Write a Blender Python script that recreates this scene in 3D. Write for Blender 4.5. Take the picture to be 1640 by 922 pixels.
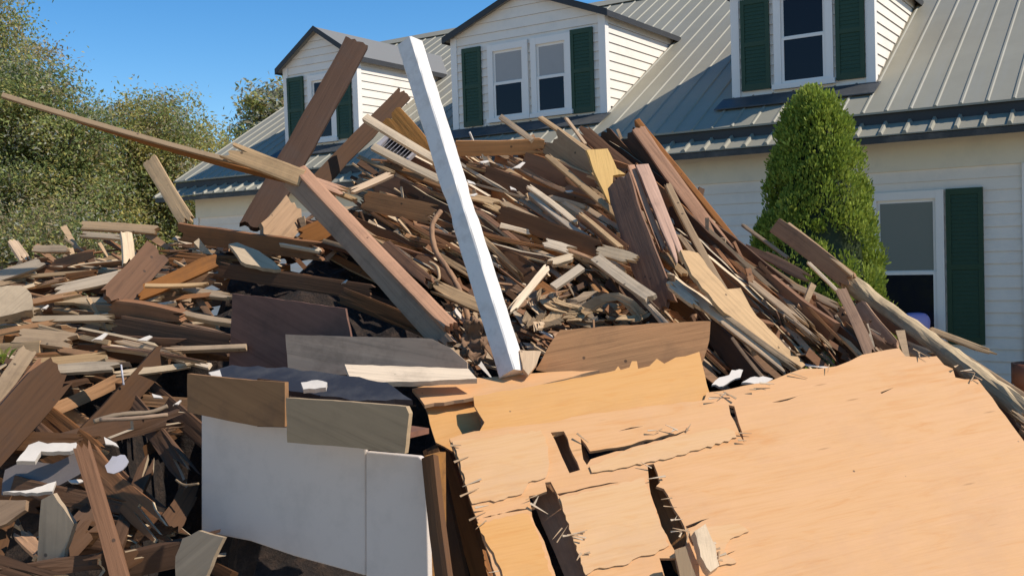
import bpy, bmesh, math, random
from mathutils import Vector, Matrix, noise
from mathutils.geometry import tessellate_polygon
R = math.radians
for o in list(bpy.data.objects): bpy.data.objects.remove(o)
SC = bpy.context.scene
COL = SC.collection

# ------------------------------------------------------------------ camera, sky, sun, exposure
FPX, CX, CY = 1637.0, 820.0, 461.0
th, ro = math.atan(61/FPX), math.atan(.033)
FW = Vector((0, math.cos(th), -math.sin(th)))
R0 = Vector((1, 0, 0)); U0 = Vector((0, math.sin(th), math.cos(th)))
RT = R0*math.cos(ro) - U0*math.sin(ro); UP = U0*math.cos(ro) + R0*math.sin(ro)
CAM = Vector((0, 0, 2.0))
cd = bpy.data.cameras.new('camera'); co = bpy.data.objects.new('camera', cd); COL.objects.link(co)
cd.sensor_width = 36; cd.lens = 36*FPX/1640; cd.clip_start = .05; cd.clip_end = 3000
mw = Matrix((RT, UP, -FW)).transposed().to_4x4(); mw.translation = CAM; co.matrix_world = mw
SC.camera = co

SUN_AZ, SUN_EL = R(-12.4), R(46)          # azimuth counted from +X
SUN = Vector((math.cos(SUN_AZ)*math.cos(SUN_EL), math.sin(SUN_AZ)*math.cos(SUN_EL), math.sin(SUN_EL)))
W = bpy.data.worlds.new('World'); SC.world = W; W.use_nodes = True
nt = W.node_tree; bg = nt.nodes['Background']
sky = nt.nodes.new('ShaderNodeTexSky'); sky.sky_type = 'NISHITA'; sky.sun_disc = False
sky.sun_elevation = SUN_EL; sky.sun_rotation = R(90) - SUN_AZ
sky.altitude = 300; sky.air_density = 1.0; sky.dust_density = 0.0; sky.ozone_density = 4.0
hsv = nt.nodes.new('ShaderNodeHueSaturation'); hsv.inputs['Saturation'].default_value = 1.3; nt.links.new(sky.outputs[0], hsv.inputs['Color']); nt.links.new(hsv.outputs[0], bg.inputs[0]); bg.inputs[1].default_value = .13
sl = bpy.data.lights.new('sun', 'SUN'); sl.energy = 4.4; sl.angle = R(.5); sl.color = (1, .95, .87)
so = bpy.data.objects.new('sun', sl); COL.objects.link(so); so.rotation_euler = (-SUN).to_track_quat('-Z', 'Y').to_euler()
SC.view_settings.view_transform = 'Standard'; SC.view_settings.look = 'None'; SC.view_settings.gamma = 1
SC.view_settings.exposure = 0.25
SC.render.engine = 'CYCLES'

def ray(x, y): return FW + RT*((x-CX)/FPX) - UP*((y-CY)/FPX)
def at(x, y, Y):
    d = ray(x, y); return CAM + d*(Y/d.y)
def hit(x, y, p, n):
    d = ray(x, y); return CAM + d*((p-CAM).dot(n)/d.dot(n))

# ------------------------------------------------------------------ materials
MATS = {}
def newmat(name):
    m = bpy.data.materials.new(name); m.use_nodes = True
    n = m.node_tree; return m, n, n.nodes['Principled BSDF']
def N(nt, t, **k):
    x = nt.nodes.new(t)
    for a, b in k.items():
        if a in x.inputs: x.inputs[a].default_value = b
        else: setattr(x, a, b)
    return x
def mixc(nt, fac, a, b, mode='MIX'):
    m = nt.nodes.new('ShaderNodeMix'); m.data_type = 'RGBA'; m.blend_type = mode
    for s, v in ((m.inputs[0], fac), (m.inputs[6], a), (m.inputs[7], b)):
        if hasattr(v, 'links') or hasattr(v, 'is_linked'): nt.links.new(v, s)
        else: s.default_value = v if not isinstance(v, tuple) or len(v) == 4 else (*v, 1)
    return m.outputs[2]
def ramp(nt, src, stops):
    r = nt.nodes.new('ShaderNodeValToRGB'); nt.links.new(src, r.inputs[0])
    e = r.color_ramp.elements
    while len(e) < len(stops): e.new(.5)
    for q, (p, c) in zip(e, stops): q.position = p; q.color = (*c, 1) if len(c) == 3 else c
    return r.outputs[0]
def sc3(c, k): return tuple(min(.9, v*k) for v in c)

def wood(name, c, var=.35, grain=1.0, stain=(.06, .04, .03), stainamt=.35, bump=.4, rough=.8):
    """sawn timber: grain runs along the local X axis"""
    m, nt, b = newmat(name); L = nt.links
    tc = N(nt, 'ShaderNodeTexCoord'); oi = N(nt, 'ShaderNodeObjectInfo')
    off = N(nt, 'ShaderNodeVectorMath', operation='SCALE'); off.inputs[0].default_value = (31, 17, 23); L.new(oi.outputs['Random'], off.inputs['Scale'])
    add = N(nt, 'ShaderNodeVectorMath', operation='ADD'); L.new(tc.outputs['Object'], add.inputs[0]); L.new(off.outputs[0], add.inputs[1])
    mp = N(nt, 'ShaderNodeMapping'); mp.inputs['Scale'].default_value = (1.6*grain, 38*grain, 38*grain); L.new(add.outputs[0], mp.inputs[0])
    g = N(nt, 'ShaderNodeTexNoise', Scale=1.6, Detail=6, Roughness=.65, Distortion=.6); L.new(mp.outputs[0], g.inputs[0])
    gc = ramp(nt, g.outputs[0], [(.3, sc3(c, .68)), (.46, sc3(c, .92)), (.6, c), (.76, sc3(c, 1.18))])
    big = N(nt, 'ShaderNodeTexNoise', Scale=5.0, Detail=5, Roughness=.7); L.new(add.outputs[0], big.inputs[0])
    sf = ramp(nt, big.outputs[0], [(.5, (0, 0, 0)), (.68, (stainamt,)*3)])
    nv = N(nt, 'ShaderNodeTexVoronoi', Scale=9.0); L.new(add.outputs[0], nv.inputs[0]); col = mixc(nt, ramp(nt, nv.outputs['Distance'], [(.05, (.75,)*3), (.075, (0,)*3)]), mixc(nt, sf, gc, stain), (.05, .035, .025))
    rv = N(nt, 'ShaderNodeMapRange'); L.new(oi.outputs['Random'], rv.inputs[0]); rv.inputs[3].default_value = 1-var; rv.inputs[4].default_value = 1+var
    hs = N(nt, 'ShaderNodeHueSaturation'); L.new(col, hs.inputs['Color']); L.new(rv.outputs[0], hs.inputs['Value'])
    rs = N(nt, 'ShaderNodeMath', operation='FRACT'); mm = N(nt, 'ShaderNodeMath', operation='MULTIPLY'); mm.inputs[1].default_value = 7.31
    L.new(oi.outputs['Random'], mm.inputs[0]); L.new(mm.outputs[0], rs.inputs[0])
    rr = N(nt, 'ShaderNodeMapRange'); L.new(rs.outputs[0], rr.inputs[0]); rr.inputs[3].default_value = .95; rr.inputs[4].default_value = 1.18; L.new(rr.outputs[0], hs.inputs['Saturation'])
    L.new(hs.outputs[0], b.inputs['Base Color'])
    b.inputs['Roughness'].default_value = rough; b.inputs['Specular IOR Level'].default_value = .25
    bp = N(nt, 'ShaderNodeBump', Strength=bump, Distance=.006); L.new(g.outputs[0], bp.inputs['Height']); L.new(bp.outputs[0], b.inputs['Normal'])
    MATS[name] = m; return m

def paint(name, c, rough=.55, dirt=.25, dirtc=(.25, .22, .18), scale=3.0, spec=.4, bump=.05, var=0.0):
    m, nt, b = newmat(name); L = nt.links
    tc = N(nt, 'ShaderNodeTexCoord')
    n1 = N(nt, 'ShaderNodeTexNoise', Scale=scale, Detail=7, Roughness=.7); L.new(tc.outputs['Object'], n1.inputs[0])
    f = ramp(nt, n1.outputs[0], [(.48, (0, 0, 0)), (.75, (dirt,)*3)])
    L.new(mixc(nt, f, c, dirtc), b.inputs['Base Color'])
    b.inputs['Roughness'].default_value = rough; b.inputs['Specular IOR Level'].default_value = spec
    n2 = N(nt, 'ShaderNodeTexNoise', Scale=scale*14, Detail=4); L.new(tc.outputs['Object'], n2.inputs[0])
    bp = N(nt, 'ShaderNodeBump', Strength=bump, Distance=.01); L.new(n2.outputs[0], bp.inputs['Height']); L.new(bp.outputs[0], b.inputs['Normal'])
    MATS[name] = m; return m

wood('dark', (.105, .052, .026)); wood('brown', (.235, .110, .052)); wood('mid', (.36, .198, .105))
wood('tan', (.51, .335, .19), stainamt=.25); wood('light', (.61, .455, .30), stainamt=.22); wood('pink', (.56, .32, .205), stainamt=.2, var=.12)
wood('grey', (.33, .215, .135)); wood('red', (.31, .14, .062)); wood('orange', (.42, .20, .08), stainamt=.2); wood('mauve', (.245, .122, .066), var=.12)
wood('yellow', (.62, .40, .18), var=.08, stainamt=.1); wood('weathered', (.41, .285, .175))
wood('fresh', (.56, .42, .27), grain=1.6, stainamt=.1)
wood('greyboard', (.21, .10, .065), var=.08, grain=.5, bump=.15); wood('blueboard', (.35, .26, .19), var=.05, grain=.5, bump=.15)
wood('tanpanel', (.38, .27, .165), var=.05, grain=.5, bump=.15, stainamt=.15)
wood('cardbrown', (.30, .15, .062), var=.05, grain=.5, bump=.12)
wood('umber', (.072, .034, .017), var=.05); wood('stud', (.36, .225, .14), var=.05); wood('rust', (.50, .235, .09), var=.05, stainamt=.2); wood('log', (.47, .345, .21), grain=.6, bump=.8)

def plymat(name, c):
    m, nt, b = newmat(name); L = nt.links
    tc = N(nt, 'ShaderNodeTexCoord')
    mp = N(nt, 'ShaderNodeMapping'); mp.inputs['Scale'].default_value = (1.0, 7.0, 7.0); L.new(tc.outputs['Object'], mp.inputs[0])
    w = N(nt, 'ShaderNodeTexNoise', Scale=1.9, Detail=6, Roughness=.65, Distortion=1.6); L.new(mp.outputs[0], w.inputs[0])
    mp2 = N(nt, 'ShaderNodeMapping'); mp2.inputs['Scale'].default_value = (3, 90, 90); L.new(tc.outputs['Object'], mp2.inputs[0])
    fg = N(nt, 'ShaderNodeTexNoise', Scale=1.4, Detail=4, Roughness=.6); L.new(mp2.outputs[0], fg.inputs[0])
    c1 = ramp(nt, w.outputs[0], [(.3, (c[0]*.95, c[1]*.84, c[2]*.72)), (.45, c), (.6, (c[0]*1.02, c[1]*1.03, c[2]*1.1)), (.75, (c[0]*.98, c[1]*.93, c[2]*.88))])
    c2 = mixc(nt, ramp(nt, fg.outputs[0], [(.35, (.14,)*3), (.55, (0,)*3)]), c1, (c[0]*.7, c[1]*.55, c[2]*.4))
    vo = N(nt, 'ShaderNodeTexVoronoi', Scale=2.6); L.new(mp.outputs[0], vo.inputs[0])
    kn = ramp(nt, vo.outputs['Distance'], [(.03, (.55,)*3), (.09, (0, 0, 0))])
    c3 = mixc(nt, kn, c2, (.30, .14, .05))
    st = N(nt, 'ShaderNodeTexNoise', Scale=2.2, Detail=7, Roughness=.75); L.new(tc.outputs['Object'], st.inputs[0])
    c4 = mixc(nt, ramp(nt, st.outputs[0], [(.48, (0,)*3), (.70, (.55,)*3)]), c3, (c[0]*.86, c[1]*.88, c[2]*1.02))
    nl = N(nt, 'ShaderNodeTexVoronoi', Scale=5.5); L.new(tc.outputs['Object'], nl.inputs[0]); c4 = mixc(nt, ramp(nt, nl.outputs['Distance'], [(.022, (.9,)*3), (.034, (0,)*3)]), c4, (.10, .06, .04))
    L.new(c4, b.inputs['Base Color']); b.inputs['Roughness'].default_value = .7; b.inputs['Specular IOR Level'].default_value = .25
    bp = N(nt, 'ShaderNodeBump', Strength=.18, Distance=.004); L.new(fg.outputs[0], bp.inputs['Height']); L.new(bp.outputs[0], b.inputs['Normal'])
    MATS[name] = m
plymat('ply', (.67, .355, .15)); plymat('ply2', (.66, .33, .105)); plymat('ply3', (.67, .385, .175)); plymat('plyedge', (.50, .30, .16))

paint('white', (.83, .73, .605), dirt=.35, dirtc=(.5, .47, .42)); paint('lip_shade', (.24, .20, .165), dirt=.5); paint('trim', (.82, .75, .66), dirt=.12, dirtc=(.5, .48, .45))
paint('frieze_bounce', (.77, .675, .51), dirt=.3, dirtc=(.45, .42, .35)); paint('postpaint', (.74, .67, .58), dirt=.5, dirtc=(.42, .34, .26), scale=16, bump=.06)
paint('shutter', (.020, .052, .024), rough=.55, dirt=.4, dirtc=(.035, .07, .04)); paint('darktrim', (.032, .031, .03), dirt=.3, dirtc=(.06, .06, .06))
paint('gutter', (.04, .038, .034), dirt=.4); paint('flash_shade', (.06, .06, .058), dirt=.3)
paint('cabwhite', (.64, .53, .43), dirt=.35, dirtc=(.40, .33, .26), scale=7); paint('tarp', (.17, .135, .115), dirt=.4, scale=5)
paint('plastic', (.46, .42, .42), dirt=.3, rough=.35, scale=8); paint('cloth', (.40, .29, .19), dirt=.6, dirtc=(.17, .11, .07), scale=7, bump=.3)
paint('blackmetal', (.03, .028, .03), dirt=.3); paint('purple', (.42, .34, .62), rough=.4, dirt=.2); paint('clay', (.30, .10, .05), dirt=.4)
paint('blind', (.36, .33, .30), dirt=.2, rough=.3, spec=.3, bump=0); paint('pane_reflect', (.20, .205, .17), dirt=.3, rough=.3, spec=.3, bump=0)
paint('scrap', (.62, .53, .43), dirt=.4)
m, nt, b = newmat('glass_dark'); b.inputs['Base Color'].default_value = (.012, .013, .018, 1); b.inputs['Roughness'].default_value = .04; b.inputs['Specular IOR Level'].default_value = .22; MATS['glass'] = m
paint('shingle', (.20, .185, .16), dirt=.5, dirtc=(.2, .2, .17), rough=.6)
def metalroof():
    m, nt, b = newmat('painted_roof_metal'); L = nt.links
    tc = N(nt, 'ShaderNodeTexCoord')
    n1 = N(nt, 'ShaderNodeTexNoise', Scale=.8, Detail=8, Roughness=.7); L.new(tc.outputs['Object'], n1.inputs[0])
    mp = N(nt, 'ShaderNodeMapping'); mp.inputs['Scale'].default_value = (9, .5, .5); L.new(tc.outputs['Object'], mp.inputs[0])
    n2 = N(nt, 'ShaderNodeTexNoise', Scale=1.5, Detail=6); L.new(mp.outputs[0], n2.inputs[0])
    c = mixc(nt, ramp(nt, n1.outputs[0], [(.35, (0,)*3), (.75, (1,)*3)]), (.315, .28, .20), (.255, .225, .16))
    c = mixc(nt, ramp(nt, n2.outputs[0], [(.5, (0,)*3), (.75, (.4,)*3)]), c, (.30, .28, .23))
    L.new(c, b.inputs['Base Color']); b.inputs['Roughness'].default_value = .6; b.inputs['Specular IOR Level'].default_value = .5
    MATS['roof'] = m
metalroof()
def leafmat(name, c, var=.3, tr=.48):
    m, nt, b = newmat(name); L = nt.links
    g = N(nt, 'ShaderNodeNewGeometry'); hs = N(nt, 'ShaderNodeHueSaturation'); hs.inputs['Color'].default_value = (*c, 1)
    mr = N(nt, 'ShaderNodeMapRange'); L.new(g.outputs['Random Per Island'], mr.inputs[0]); mr.inputs[3].default_value = 1-var; mr.inputs[4].default_value = 1+var
    L.new(mr.outputs[0], hs.inputs['Value']); L.new(hs.outputs[0], b.inputs['Base Color']); b.inputs['Roughness'].default_value = .6; b.inputs['Specular IOR Level'].default_value = .25
    t = N(nt, 'ShaderNodeBsdfTranslucent'); L.new(hs.outputs[0], t.inputs['Color'])
    ms = N(nt, 'ShaderNodeMixShader'); ms.inputs[0].default_value = tr; L.new(b.outputs[0], ms.inputs[1]); L.new(t.outputs[0], ms.inputs[2])
    L.new(ms.outputs[0], nt.nodes['Material Output'].inputs[0]); MATS[name] = m
leafmat('lf_olive', (.33, .35, .11)); leafmat('lf_dark', (.19, .23, .075)); leafmat('lf_yel', (.48, .40, .12)); leafmat('lf_brown', (.40, .31, .17)); leafmat('lf_grey', (.42, .40, .28))
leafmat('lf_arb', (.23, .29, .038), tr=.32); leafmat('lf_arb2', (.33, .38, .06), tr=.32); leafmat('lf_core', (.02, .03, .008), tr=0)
paint('bark', (.10, .075, .055), dirt=.6, dirtc=(.05, .04, .03), scale=9, bump=.6, rough=.9)
def groundmat():
    m, nt, b = newmat('ground'); L = nt.links; tc = N(nt, 'ShaderNodeTexCoord')
    a = N(nt, 'ShaderNodeTexNoise', Scale=.35, Detail=8, Roughness=.7); L.new(tc.outputs['Object'], a.inputs[0])
    c = ramp(nt, a.outputs[0], [(.35, (.40, .32, .235)), (.5, (.46, .375, .285)), (.65, (.36, .30, .20))])  # unseen ground kept pale so it bounces warm fill onto shaded walls
    L.new(c, b.inputs['Base Color']); b.inputs['Roughness'].default_value = .95
    n2 = N(nt, 'ShaderNodeTexNoise', Scale=12, Detail=6); L.new(tc.outputs['Object'], n2.inputs[0]); bp = N(nt, 'ShaderNodeBump', Strength=.8, Distance=.05); L.new(n2.outputs[0], bp.inputs['Height']); L.new(bp.outputs[0], b.inputs['Normal'])
    MATS['ground'] = m
groundmat()
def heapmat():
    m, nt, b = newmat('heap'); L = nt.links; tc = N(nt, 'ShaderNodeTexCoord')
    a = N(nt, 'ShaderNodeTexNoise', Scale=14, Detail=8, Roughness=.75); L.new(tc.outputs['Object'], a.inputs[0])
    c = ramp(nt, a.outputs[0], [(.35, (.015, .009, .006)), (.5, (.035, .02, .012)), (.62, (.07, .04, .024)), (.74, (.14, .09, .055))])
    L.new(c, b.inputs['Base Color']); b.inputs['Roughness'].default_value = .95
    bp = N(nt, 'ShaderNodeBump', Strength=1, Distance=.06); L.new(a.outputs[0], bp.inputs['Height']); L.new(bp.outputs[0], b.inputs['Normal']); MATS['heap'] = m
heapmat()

# ------------------------------------------------------------------ helpers
def mesh(name, V, F, mat, parent=None, mi=None, smooth=False, mw=None):
    me = bpy.data.meshes.new(name); me.from_pydata([tuple(v) for v in V], [], F)
    for x in (mat if isinstance(mat, (list, tuple)) else [mat]): me.materials.append(MATS[x])
    if mi: me.polygons.foreach_set('material_index', mi)
    if smooth: me.polygons.foreach_set('use_smooth', [True]*len(F))
    me.update()
    o = bpy.data.objects.new(name, me); COL.objects.link(o)
    if parent: o.parent = parent
    if mw: o.matrix_world = mw
    return o
def tag(o, label, cat, group=None, kind=None):
    if label: o['label'] = label
    if cat: o['category'] = cat
    if group: o['group'] = group
    if kind: o['kind'] = kind
    return o
def empty(name, mwx, label, cat, group=None):
    o = bpy.data.objects.new(name, None); o.empty_display_size = .2; COL.objects.link(o); o.matrix_world = mwx
    return tag(o, label, cat, group)
class MB:
    def __init__(s): s.V = []; s.F = []; s.M = []
    def box(s, x0, x1, y0, y1, z0, z1, m=0):
        i = len(s.V); s.V += [(x, y, z) for z in (z0, z1) for y in (y0, y1) for x in (x0, x1)]
        s.F += [tuple(i+k for k in q) for q in ((0, 2, 3, 1), (4, 5, 7, 6), (0, 1, 5, 4), (2, 6, 7, 3), (0, 4, 6, 2), (1, 3, 7, 5))]; s.M += [m]*6
    def face(s, pts, m=0):
        i = len(s.V); s.V += [tuple(p) for p in pts]; s.F.append(tuple(range(i, i+len(pts)))); s.M.append(m)
    def prism(s, pts, d, m=0):
        """polygon pts (3D, planar) extruded by vector d"""
        n = len(pts); i = len(s.V); s.V += [tuple(p) for p in pts] + [tuple(Vector(p)+Vector(d)) for p in pts]
        s.F.append(tuple(range(i, i+n))); s.F.append(tuple(range(i+2*n-1, i+n-1, -1)))
        s.F += [(i+k, i+n+k, i+n+(k+1) % n, i+(k+1) % n) for k in range(n)]; s.M += [m]*(n+2)
    def build(s, name, mat, parent=None, **k): return mesh(name, s.V, s.F, mat, parent, s.M, **k)

# ------------------------------------------------------------------ ground
g = mesh('ground', [(-900, -900, 0), (900, -900, 0), (900, 900, 0), (-900, 900, 0)], [(0, 1, 2, 3)], 'ground'); tag(g, None, None, kind='structure')

# ------------------------------------------------------------------ house (local axes: x along the facade, y into the house)
O = at(1540, 300, 10.0); O.z = 0
eu = Vector((.83457846, -.55088909, 0)); ev = Vector((.55088909, .83457846, 0))
HM = Matrix((eu, ev, Vector((0, 0, 1)))).transposed().to_4x4(); HM.translation = O
house = empty('house', HM, 'white clapboard house with grey metal roof, three dormers and green shutters behind the debris', 'house')
def hp(x, y, p, n):                        # house-local plane hit
    P = hit(x, y, HM @ Vector(p), HM.to_3x3() @ Vector(n)); return HM.inverted() @ P
PT = math.tan(R(30))
def zr(v): return 3.243 + (v+.25)*PT
def vr(z): return (z-3.243)/PT - .25
UL, URt = -11.2, 6.0; VB = 9.6
def siding(mb, z0, z1, lo, hi, conv, exp=.118):
    """lap siding: conv(s, z, out) -> local point; lo/hi(z) bound the run; every course is a tilted strip with a lip"""
    n = max(1, round((z1-z0)/exp)); h = (z1-z0)/n
    for k in range(n):
        a, b = z0+k*h, z0+(k+1)*h
        la, ha, lb, hb = lo(a), hi(a), lo(b), hi(b)
        if ha-la < .01: continue
        if hb < lb: lb = hb = (lb+hb)/2
        mb.face([conv(la, a, .016), conv(ha, a, .016), conv(hb, b, .003), conv(lb, b, .003)])
        mb.face([conv(la, a, .003), conv(ha, a, .003), conv(ha, a, .016), conv(la, a, .016)], 1)  # lip underside coloured dark to paint in the shade line of each course
front = lambda v: (lambda s, z, o: (s, v-o, z))
# main walls
mb = MB()
siding(mb, .3, 2.66, lambda z: UL, lambda z: URt, front(0))
gz = lambda z: (0 if z < 3.38 else vr(z))
siding(mb, .3, 6.0, lambda z: gz(z), lambda z: 2*4.7-gz(z) if z > 3.38 else 9.4, lambda s, z, o: (UL-o, s, z))
siding(mb, .3, 6.0, lambda z: gz(z), lambda z: 2*4.7-gz(z) if z > 3.38 else 9.4, lambda s, z, o: (URt+o, s, z))
siding(mb, .3, 3.1, lambda z: UL, lambda z: URt, lambda s, z, o: (s, 9.4+o, z))
mb.build('clapboard_wall', ['white', 'lip_shade'], house)
mb = MB(); mb.box(UL-.03, URt+.03, -.03, 9.43, -.3, .297); mb.build('foundation', 'grey', house)
mb = MB(); mb.box(UL, URt, -.028, -.002, 2.66, 2.97); mb.build('frieze_board', 'frieze_bounce', house)  # cream colour paints in warm bounced light under the eave
mb = MB(); mb.box(UL-.05, UL+.06, -.035, .05, .3, 2.66); mb.build('corner_board', 'trim', house)
mb = MB(); mb.box(.535, .63, -.04, -.002, .3, 2.66); mb.build('trim_board', 'trim', house)
# upper roof: sheet with raised ribs, eave board, lower skirt of the same metal, gutter
RL, RR = -11.42, 6.25
mb = MB()
def slope(u0, u1, va, vb, off, t=.02):
    za, zb = zr(va)+off, zr(vb)+off
    mb.prism([(u0, va, za), (u1, va, za), (u1, vb, zb), (u0, vb, zb)], (0, 0, -t))
slope(RL, RR, -.25, 4.7, 0)
u = RL+.02
while u < RR-.03:
    mb.prism([(u, -.253, zr(-.253)), (u+.036, -.253, zr(-.253)), (u+.026, -.253, zr(-.253)+.015), (u+.010, -.253, zr(-.253)+.015)], (0, 4.95, 4.95*PT))
    u += .2286
mb.build('metal_roof', 'roof', house)
mb = MB()
vb0, zb0 = 4.7, zr(4.7)
mb.prism([(RL, 4.7, zb0), (RR, 4.7, zb0), (RR, 9.65, zr(-.25)), (RL, 9.65, zr(-.25))], (0, 0, -.02))
mb.build('back_roof', 'roof', house)
mb = MB(); mb.prism([(RL, 4.5, zr(4.5)+.03), (RL, 4.9, zr(4.5)+.03), (RL, 4.7, zr(4.7)+.045)], (RR-RL, 0, 0)); mb.build('ridge_cap', 'roof', house)
mb = MB(); mb.box(RL, RR, -.215, -.17, 3.10, 3.222); mb.build('eave_board', 'darktrim', house)
mb = MB()
def zs(v): return 3.145 + (v+.17)*.52
mb.prism([(RL-.25, -.46, zs(-.46)), (RR, -.46, zs(-.46)), (RR, -.16, zs(-.16)), (RL-.25, -.16, zs(-.16))], (0, 0, -.012))
u = RL-.23
while u < RR-.03:
    mb.prism([(u, -.463, zs(-.463)), (u+.05, -.463, zs(-.463)), (u+.036, -.463, zs(-.463)+.03), (u+.014, -.463, zs(-.463)+.03)], (0, .30, .30*.52)); u += .2286
mb.build('roof_skirt', 'roof', house)
mb = MB(); mb.box(RL-.2, RR, -.45, -.425, 2.915, 2.975); mb.box(RL-.2, RR, -.425, -.03, 2.955, 2.972); mb.build('gutter', 'gutter', house)

def casing(mb, u0, u1, z0, z1, v, w=.08, d=.045, sill=True):
    mb.box(u0-w, u0, v-d, v, z0, z1+w*1.1); mb.box(u1, u1+w, v-d, v, z0, z1+w*1.1); mb.box(u0, u1, v-d+.002, v, z1, z1+w*1.1-.002)
    if sill: mb.box(u0-w-.02, u1+w+.02, v-d-.03, v, z0-.055, z0)
def sashes(mb, u0, u1, z0, z1, zm, v):
    f = .032
    for a, b, dv in ((zm, z1, .012), (z0, zm+.02, -.006)):
        y0, y1 = v-.028+dv, v-.008+dv
        mb.box(u0+.001, u0+f, y0, y1, a, b); mb.box(u1-f, u1-.001, y0, y1, a, b); mb.box(u0+f, u1-f, y0, y1, b-f, b); mb.box(u0+f, u1-f, y0, y1, a, a+f)
def shutter(par, u0, u1, z0, z1, v, name='shutter'):
    mb = MB(); y0, y1 = v-.045, v-.017; s = .045
    mb.box(u0, u0+s, y0, y1, z0, z1); mb.box(u1-s, u1, y0, y1, z0, z1)
    zm = z0+(z1-z0)*.48
    for a, b in ((z0, z0+.07), (z1-.06, z1), (zm, zm+.05)): mb.box(u0+s, u1-s, y0+.001, y1-.001, a, b)
    for a, b in ((z0+.07, zm), (zm+.05, z1-.06)):
        n = int((b-a)/.04); h = (b-a)/n
        for k in range(n):
            z = a+k*h
            mb.prism([(u0+s, y0+.006, z), (u0+s, y0+.016, z), (u0+s, y0+.022, z+h*.98), (u0+s, y0+.012, z+h*.98)], (u1-u0-2*s, 0, 0))
    return mb.build(name, 'shutter', par)

def dormer(u0, u1, wins, shutters, zm, apex=5.30, ridge_v=None):
    v = .45; zb, ze = 3.62, 4.86; uc = (u0+u1)/2
    mb = MB()
    siding(mb, zb, ze, lambda z: u0, lambda z: u1, front(v))
    siding(mb, ze, apex-.03, lambda z: u0+(z-ze)/(apex-ze)*(uc-u0), lambda z: u1-(z-ze)/(apex-ze)*(u1-uc), front(v))
    for uu, s in ((u0, -1), (u1, 1)):
        siding(mb, zb, ze, lambda z: v, lambda z: max(v, vr(z)), lambda t, z, o, uu=uu, s=s: (uu+s*o, t, z))
    d = mb.build('dormer', ['white', 'lip_shade'], house)
    for uu, s in ((u0, -1), (u1, 1)):
        mb = MB()
        a, b = sorted((uu+s*.022, uu-s*.075)); mb.box(a, b, v-.024, v+.0, zb, ze)
        a, b = sorted((uu+s*.022, uu+s*.001)); mb.box(a, b, v, v+.07, zb+.04, ze)
        mb.build('corner_board', 'trim', d)
    # roof slopes with overhang, dark rake and eave edges
    oh, of = .09, .10; sl = (apex-ze)/(uc-u0); zeo = ze-oh*sl; t = .045
    mb = MB()
    for s, uu in ((-1, u0), (1, u1)):
        ue = uu+s*oh
        mb.prism([(ue, v-of, zeo+t), (uc, v-of, apex+t), (uc, vr(apex+t)+.05, apex+t), (ue, vr(zeo+t)+.05, zeo+t)], (0, 0, -t))
    mb.build('dormer_roof', 'shingle', d)
    mb = MB()
    for s, uu in ((-1, u0), (1, u1)):
        ue = uu+s*(oh+.012)
        mb.prism([(ue, v-of-.012, zeo-.035), (uc, v-of-.012, apex-.02), (uc, v-of-.012, apex+t+.012), (ue, v-of-.012, zeo+t+.008)], (0, .010, 0))
        a, b = sorted((ue, ue-s*.010)); mb.box(a, b, v-of+.001, vr(zeo+t)-.05, zeo-.03, zeo+t-.003)
    mb.build('rake_trim', 'darktrim', d)
    mb = MB(); mb.box(u0-.1, u1+.06, v-.07, v-.02, zb-.07, zb+.012); mb.prism([(u0-.12, v-.04, zr(v-.04)+.004), (u1+.08, v-.04, zr(v-.04)+.004), (u1+.08, v-.34, zr(v-.34)+.03), (u0-.12, v-.34, zr(v-.34)+.03)], (0, 0, .012)); mb.build('flashing_shade', 'flash_shade', d)  # dark flashing strip and apron also paint the shadow beneath the dormer
    for (a, b, z0, z1) in wins:
        mb = MB(); casing(mb, a, b, z0, z1, v); sashes(mb, a, b, z0, z1, zm, v); mb.build('window_frame', 'trim', d)
        mb = MB(); mb.box(a+.03, b-.03, v-.016, v-.012, zm+.03, z1-.03); mb.build('upper_pane', 'blind' if len(wins) > 1 else 'glass', d)
        mb = MB(); mb.box(a+.03, b-.03, v-.026, v-.022, z0+.03, zm); mb.build('lower_pane', 'glass', d)
    for (a, b, z0, z1) in shutters: shutter(d, a, b, z0, z1, v)
    return d
dormer(-2.46, -.915, [(-1.90, -1.41, 3.73, 4.68)], [(-2.36, -2.03, 3.70, 4.72), (-1.30, -1.00, 3.70, 4.72)], 4.22)
dormer(-6.42, -4.11, [(-5.755, -5.29, 3.73, 4.60), (-5.085, -4.655, 3.73, 4.60)], [(-6.25, -5.95, 3.66, 4.70), (-4.575, -4.26, 3.67, 4.71)], 4.17)
dormer(-9.60, -8.15, [(-9.02, -8.62, 3.73, 4.60)], [(-9.53, -9.20, 3.70, 4.70), (-8.54, -8.25, 3.70, 4.70)], 4.17, apex=5.33)
# ground-floor window beside the shrub, its shutter, and others along the facade
for (a, b) in ((-.80, -.235), (-4.6, -4.0), (-7.2, -6.6), (2.0, 2.6)):
    z0, z1, zm = .92, 2.37, 1.63
    mb = MB(); casing(mb, a, b, z0, z1, 0, w=.075); sashes(mb, a, b, z0, z1, zm, 0); w = mb.build('window', 'trim', house)
    mb = MB(); mb.box(a+.03, b-.03, -.016, -.012, zm+.03, z1-.03); mb.build('upper_pane', 'pane_reflect', w)  # grey-green pane colour paints in the reflection on the upper sash
    mb = MB(); mb.box(a+.03, b-.03, -.026, -.022, z0+.03, zm); mb.build('lower_pane', 'glass', w)
    shutter(house, b+.095, b+.43, .93, 2.455, 0); shutter(house, a-.43, a-.095, .93, 2.455, 0)

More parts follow.
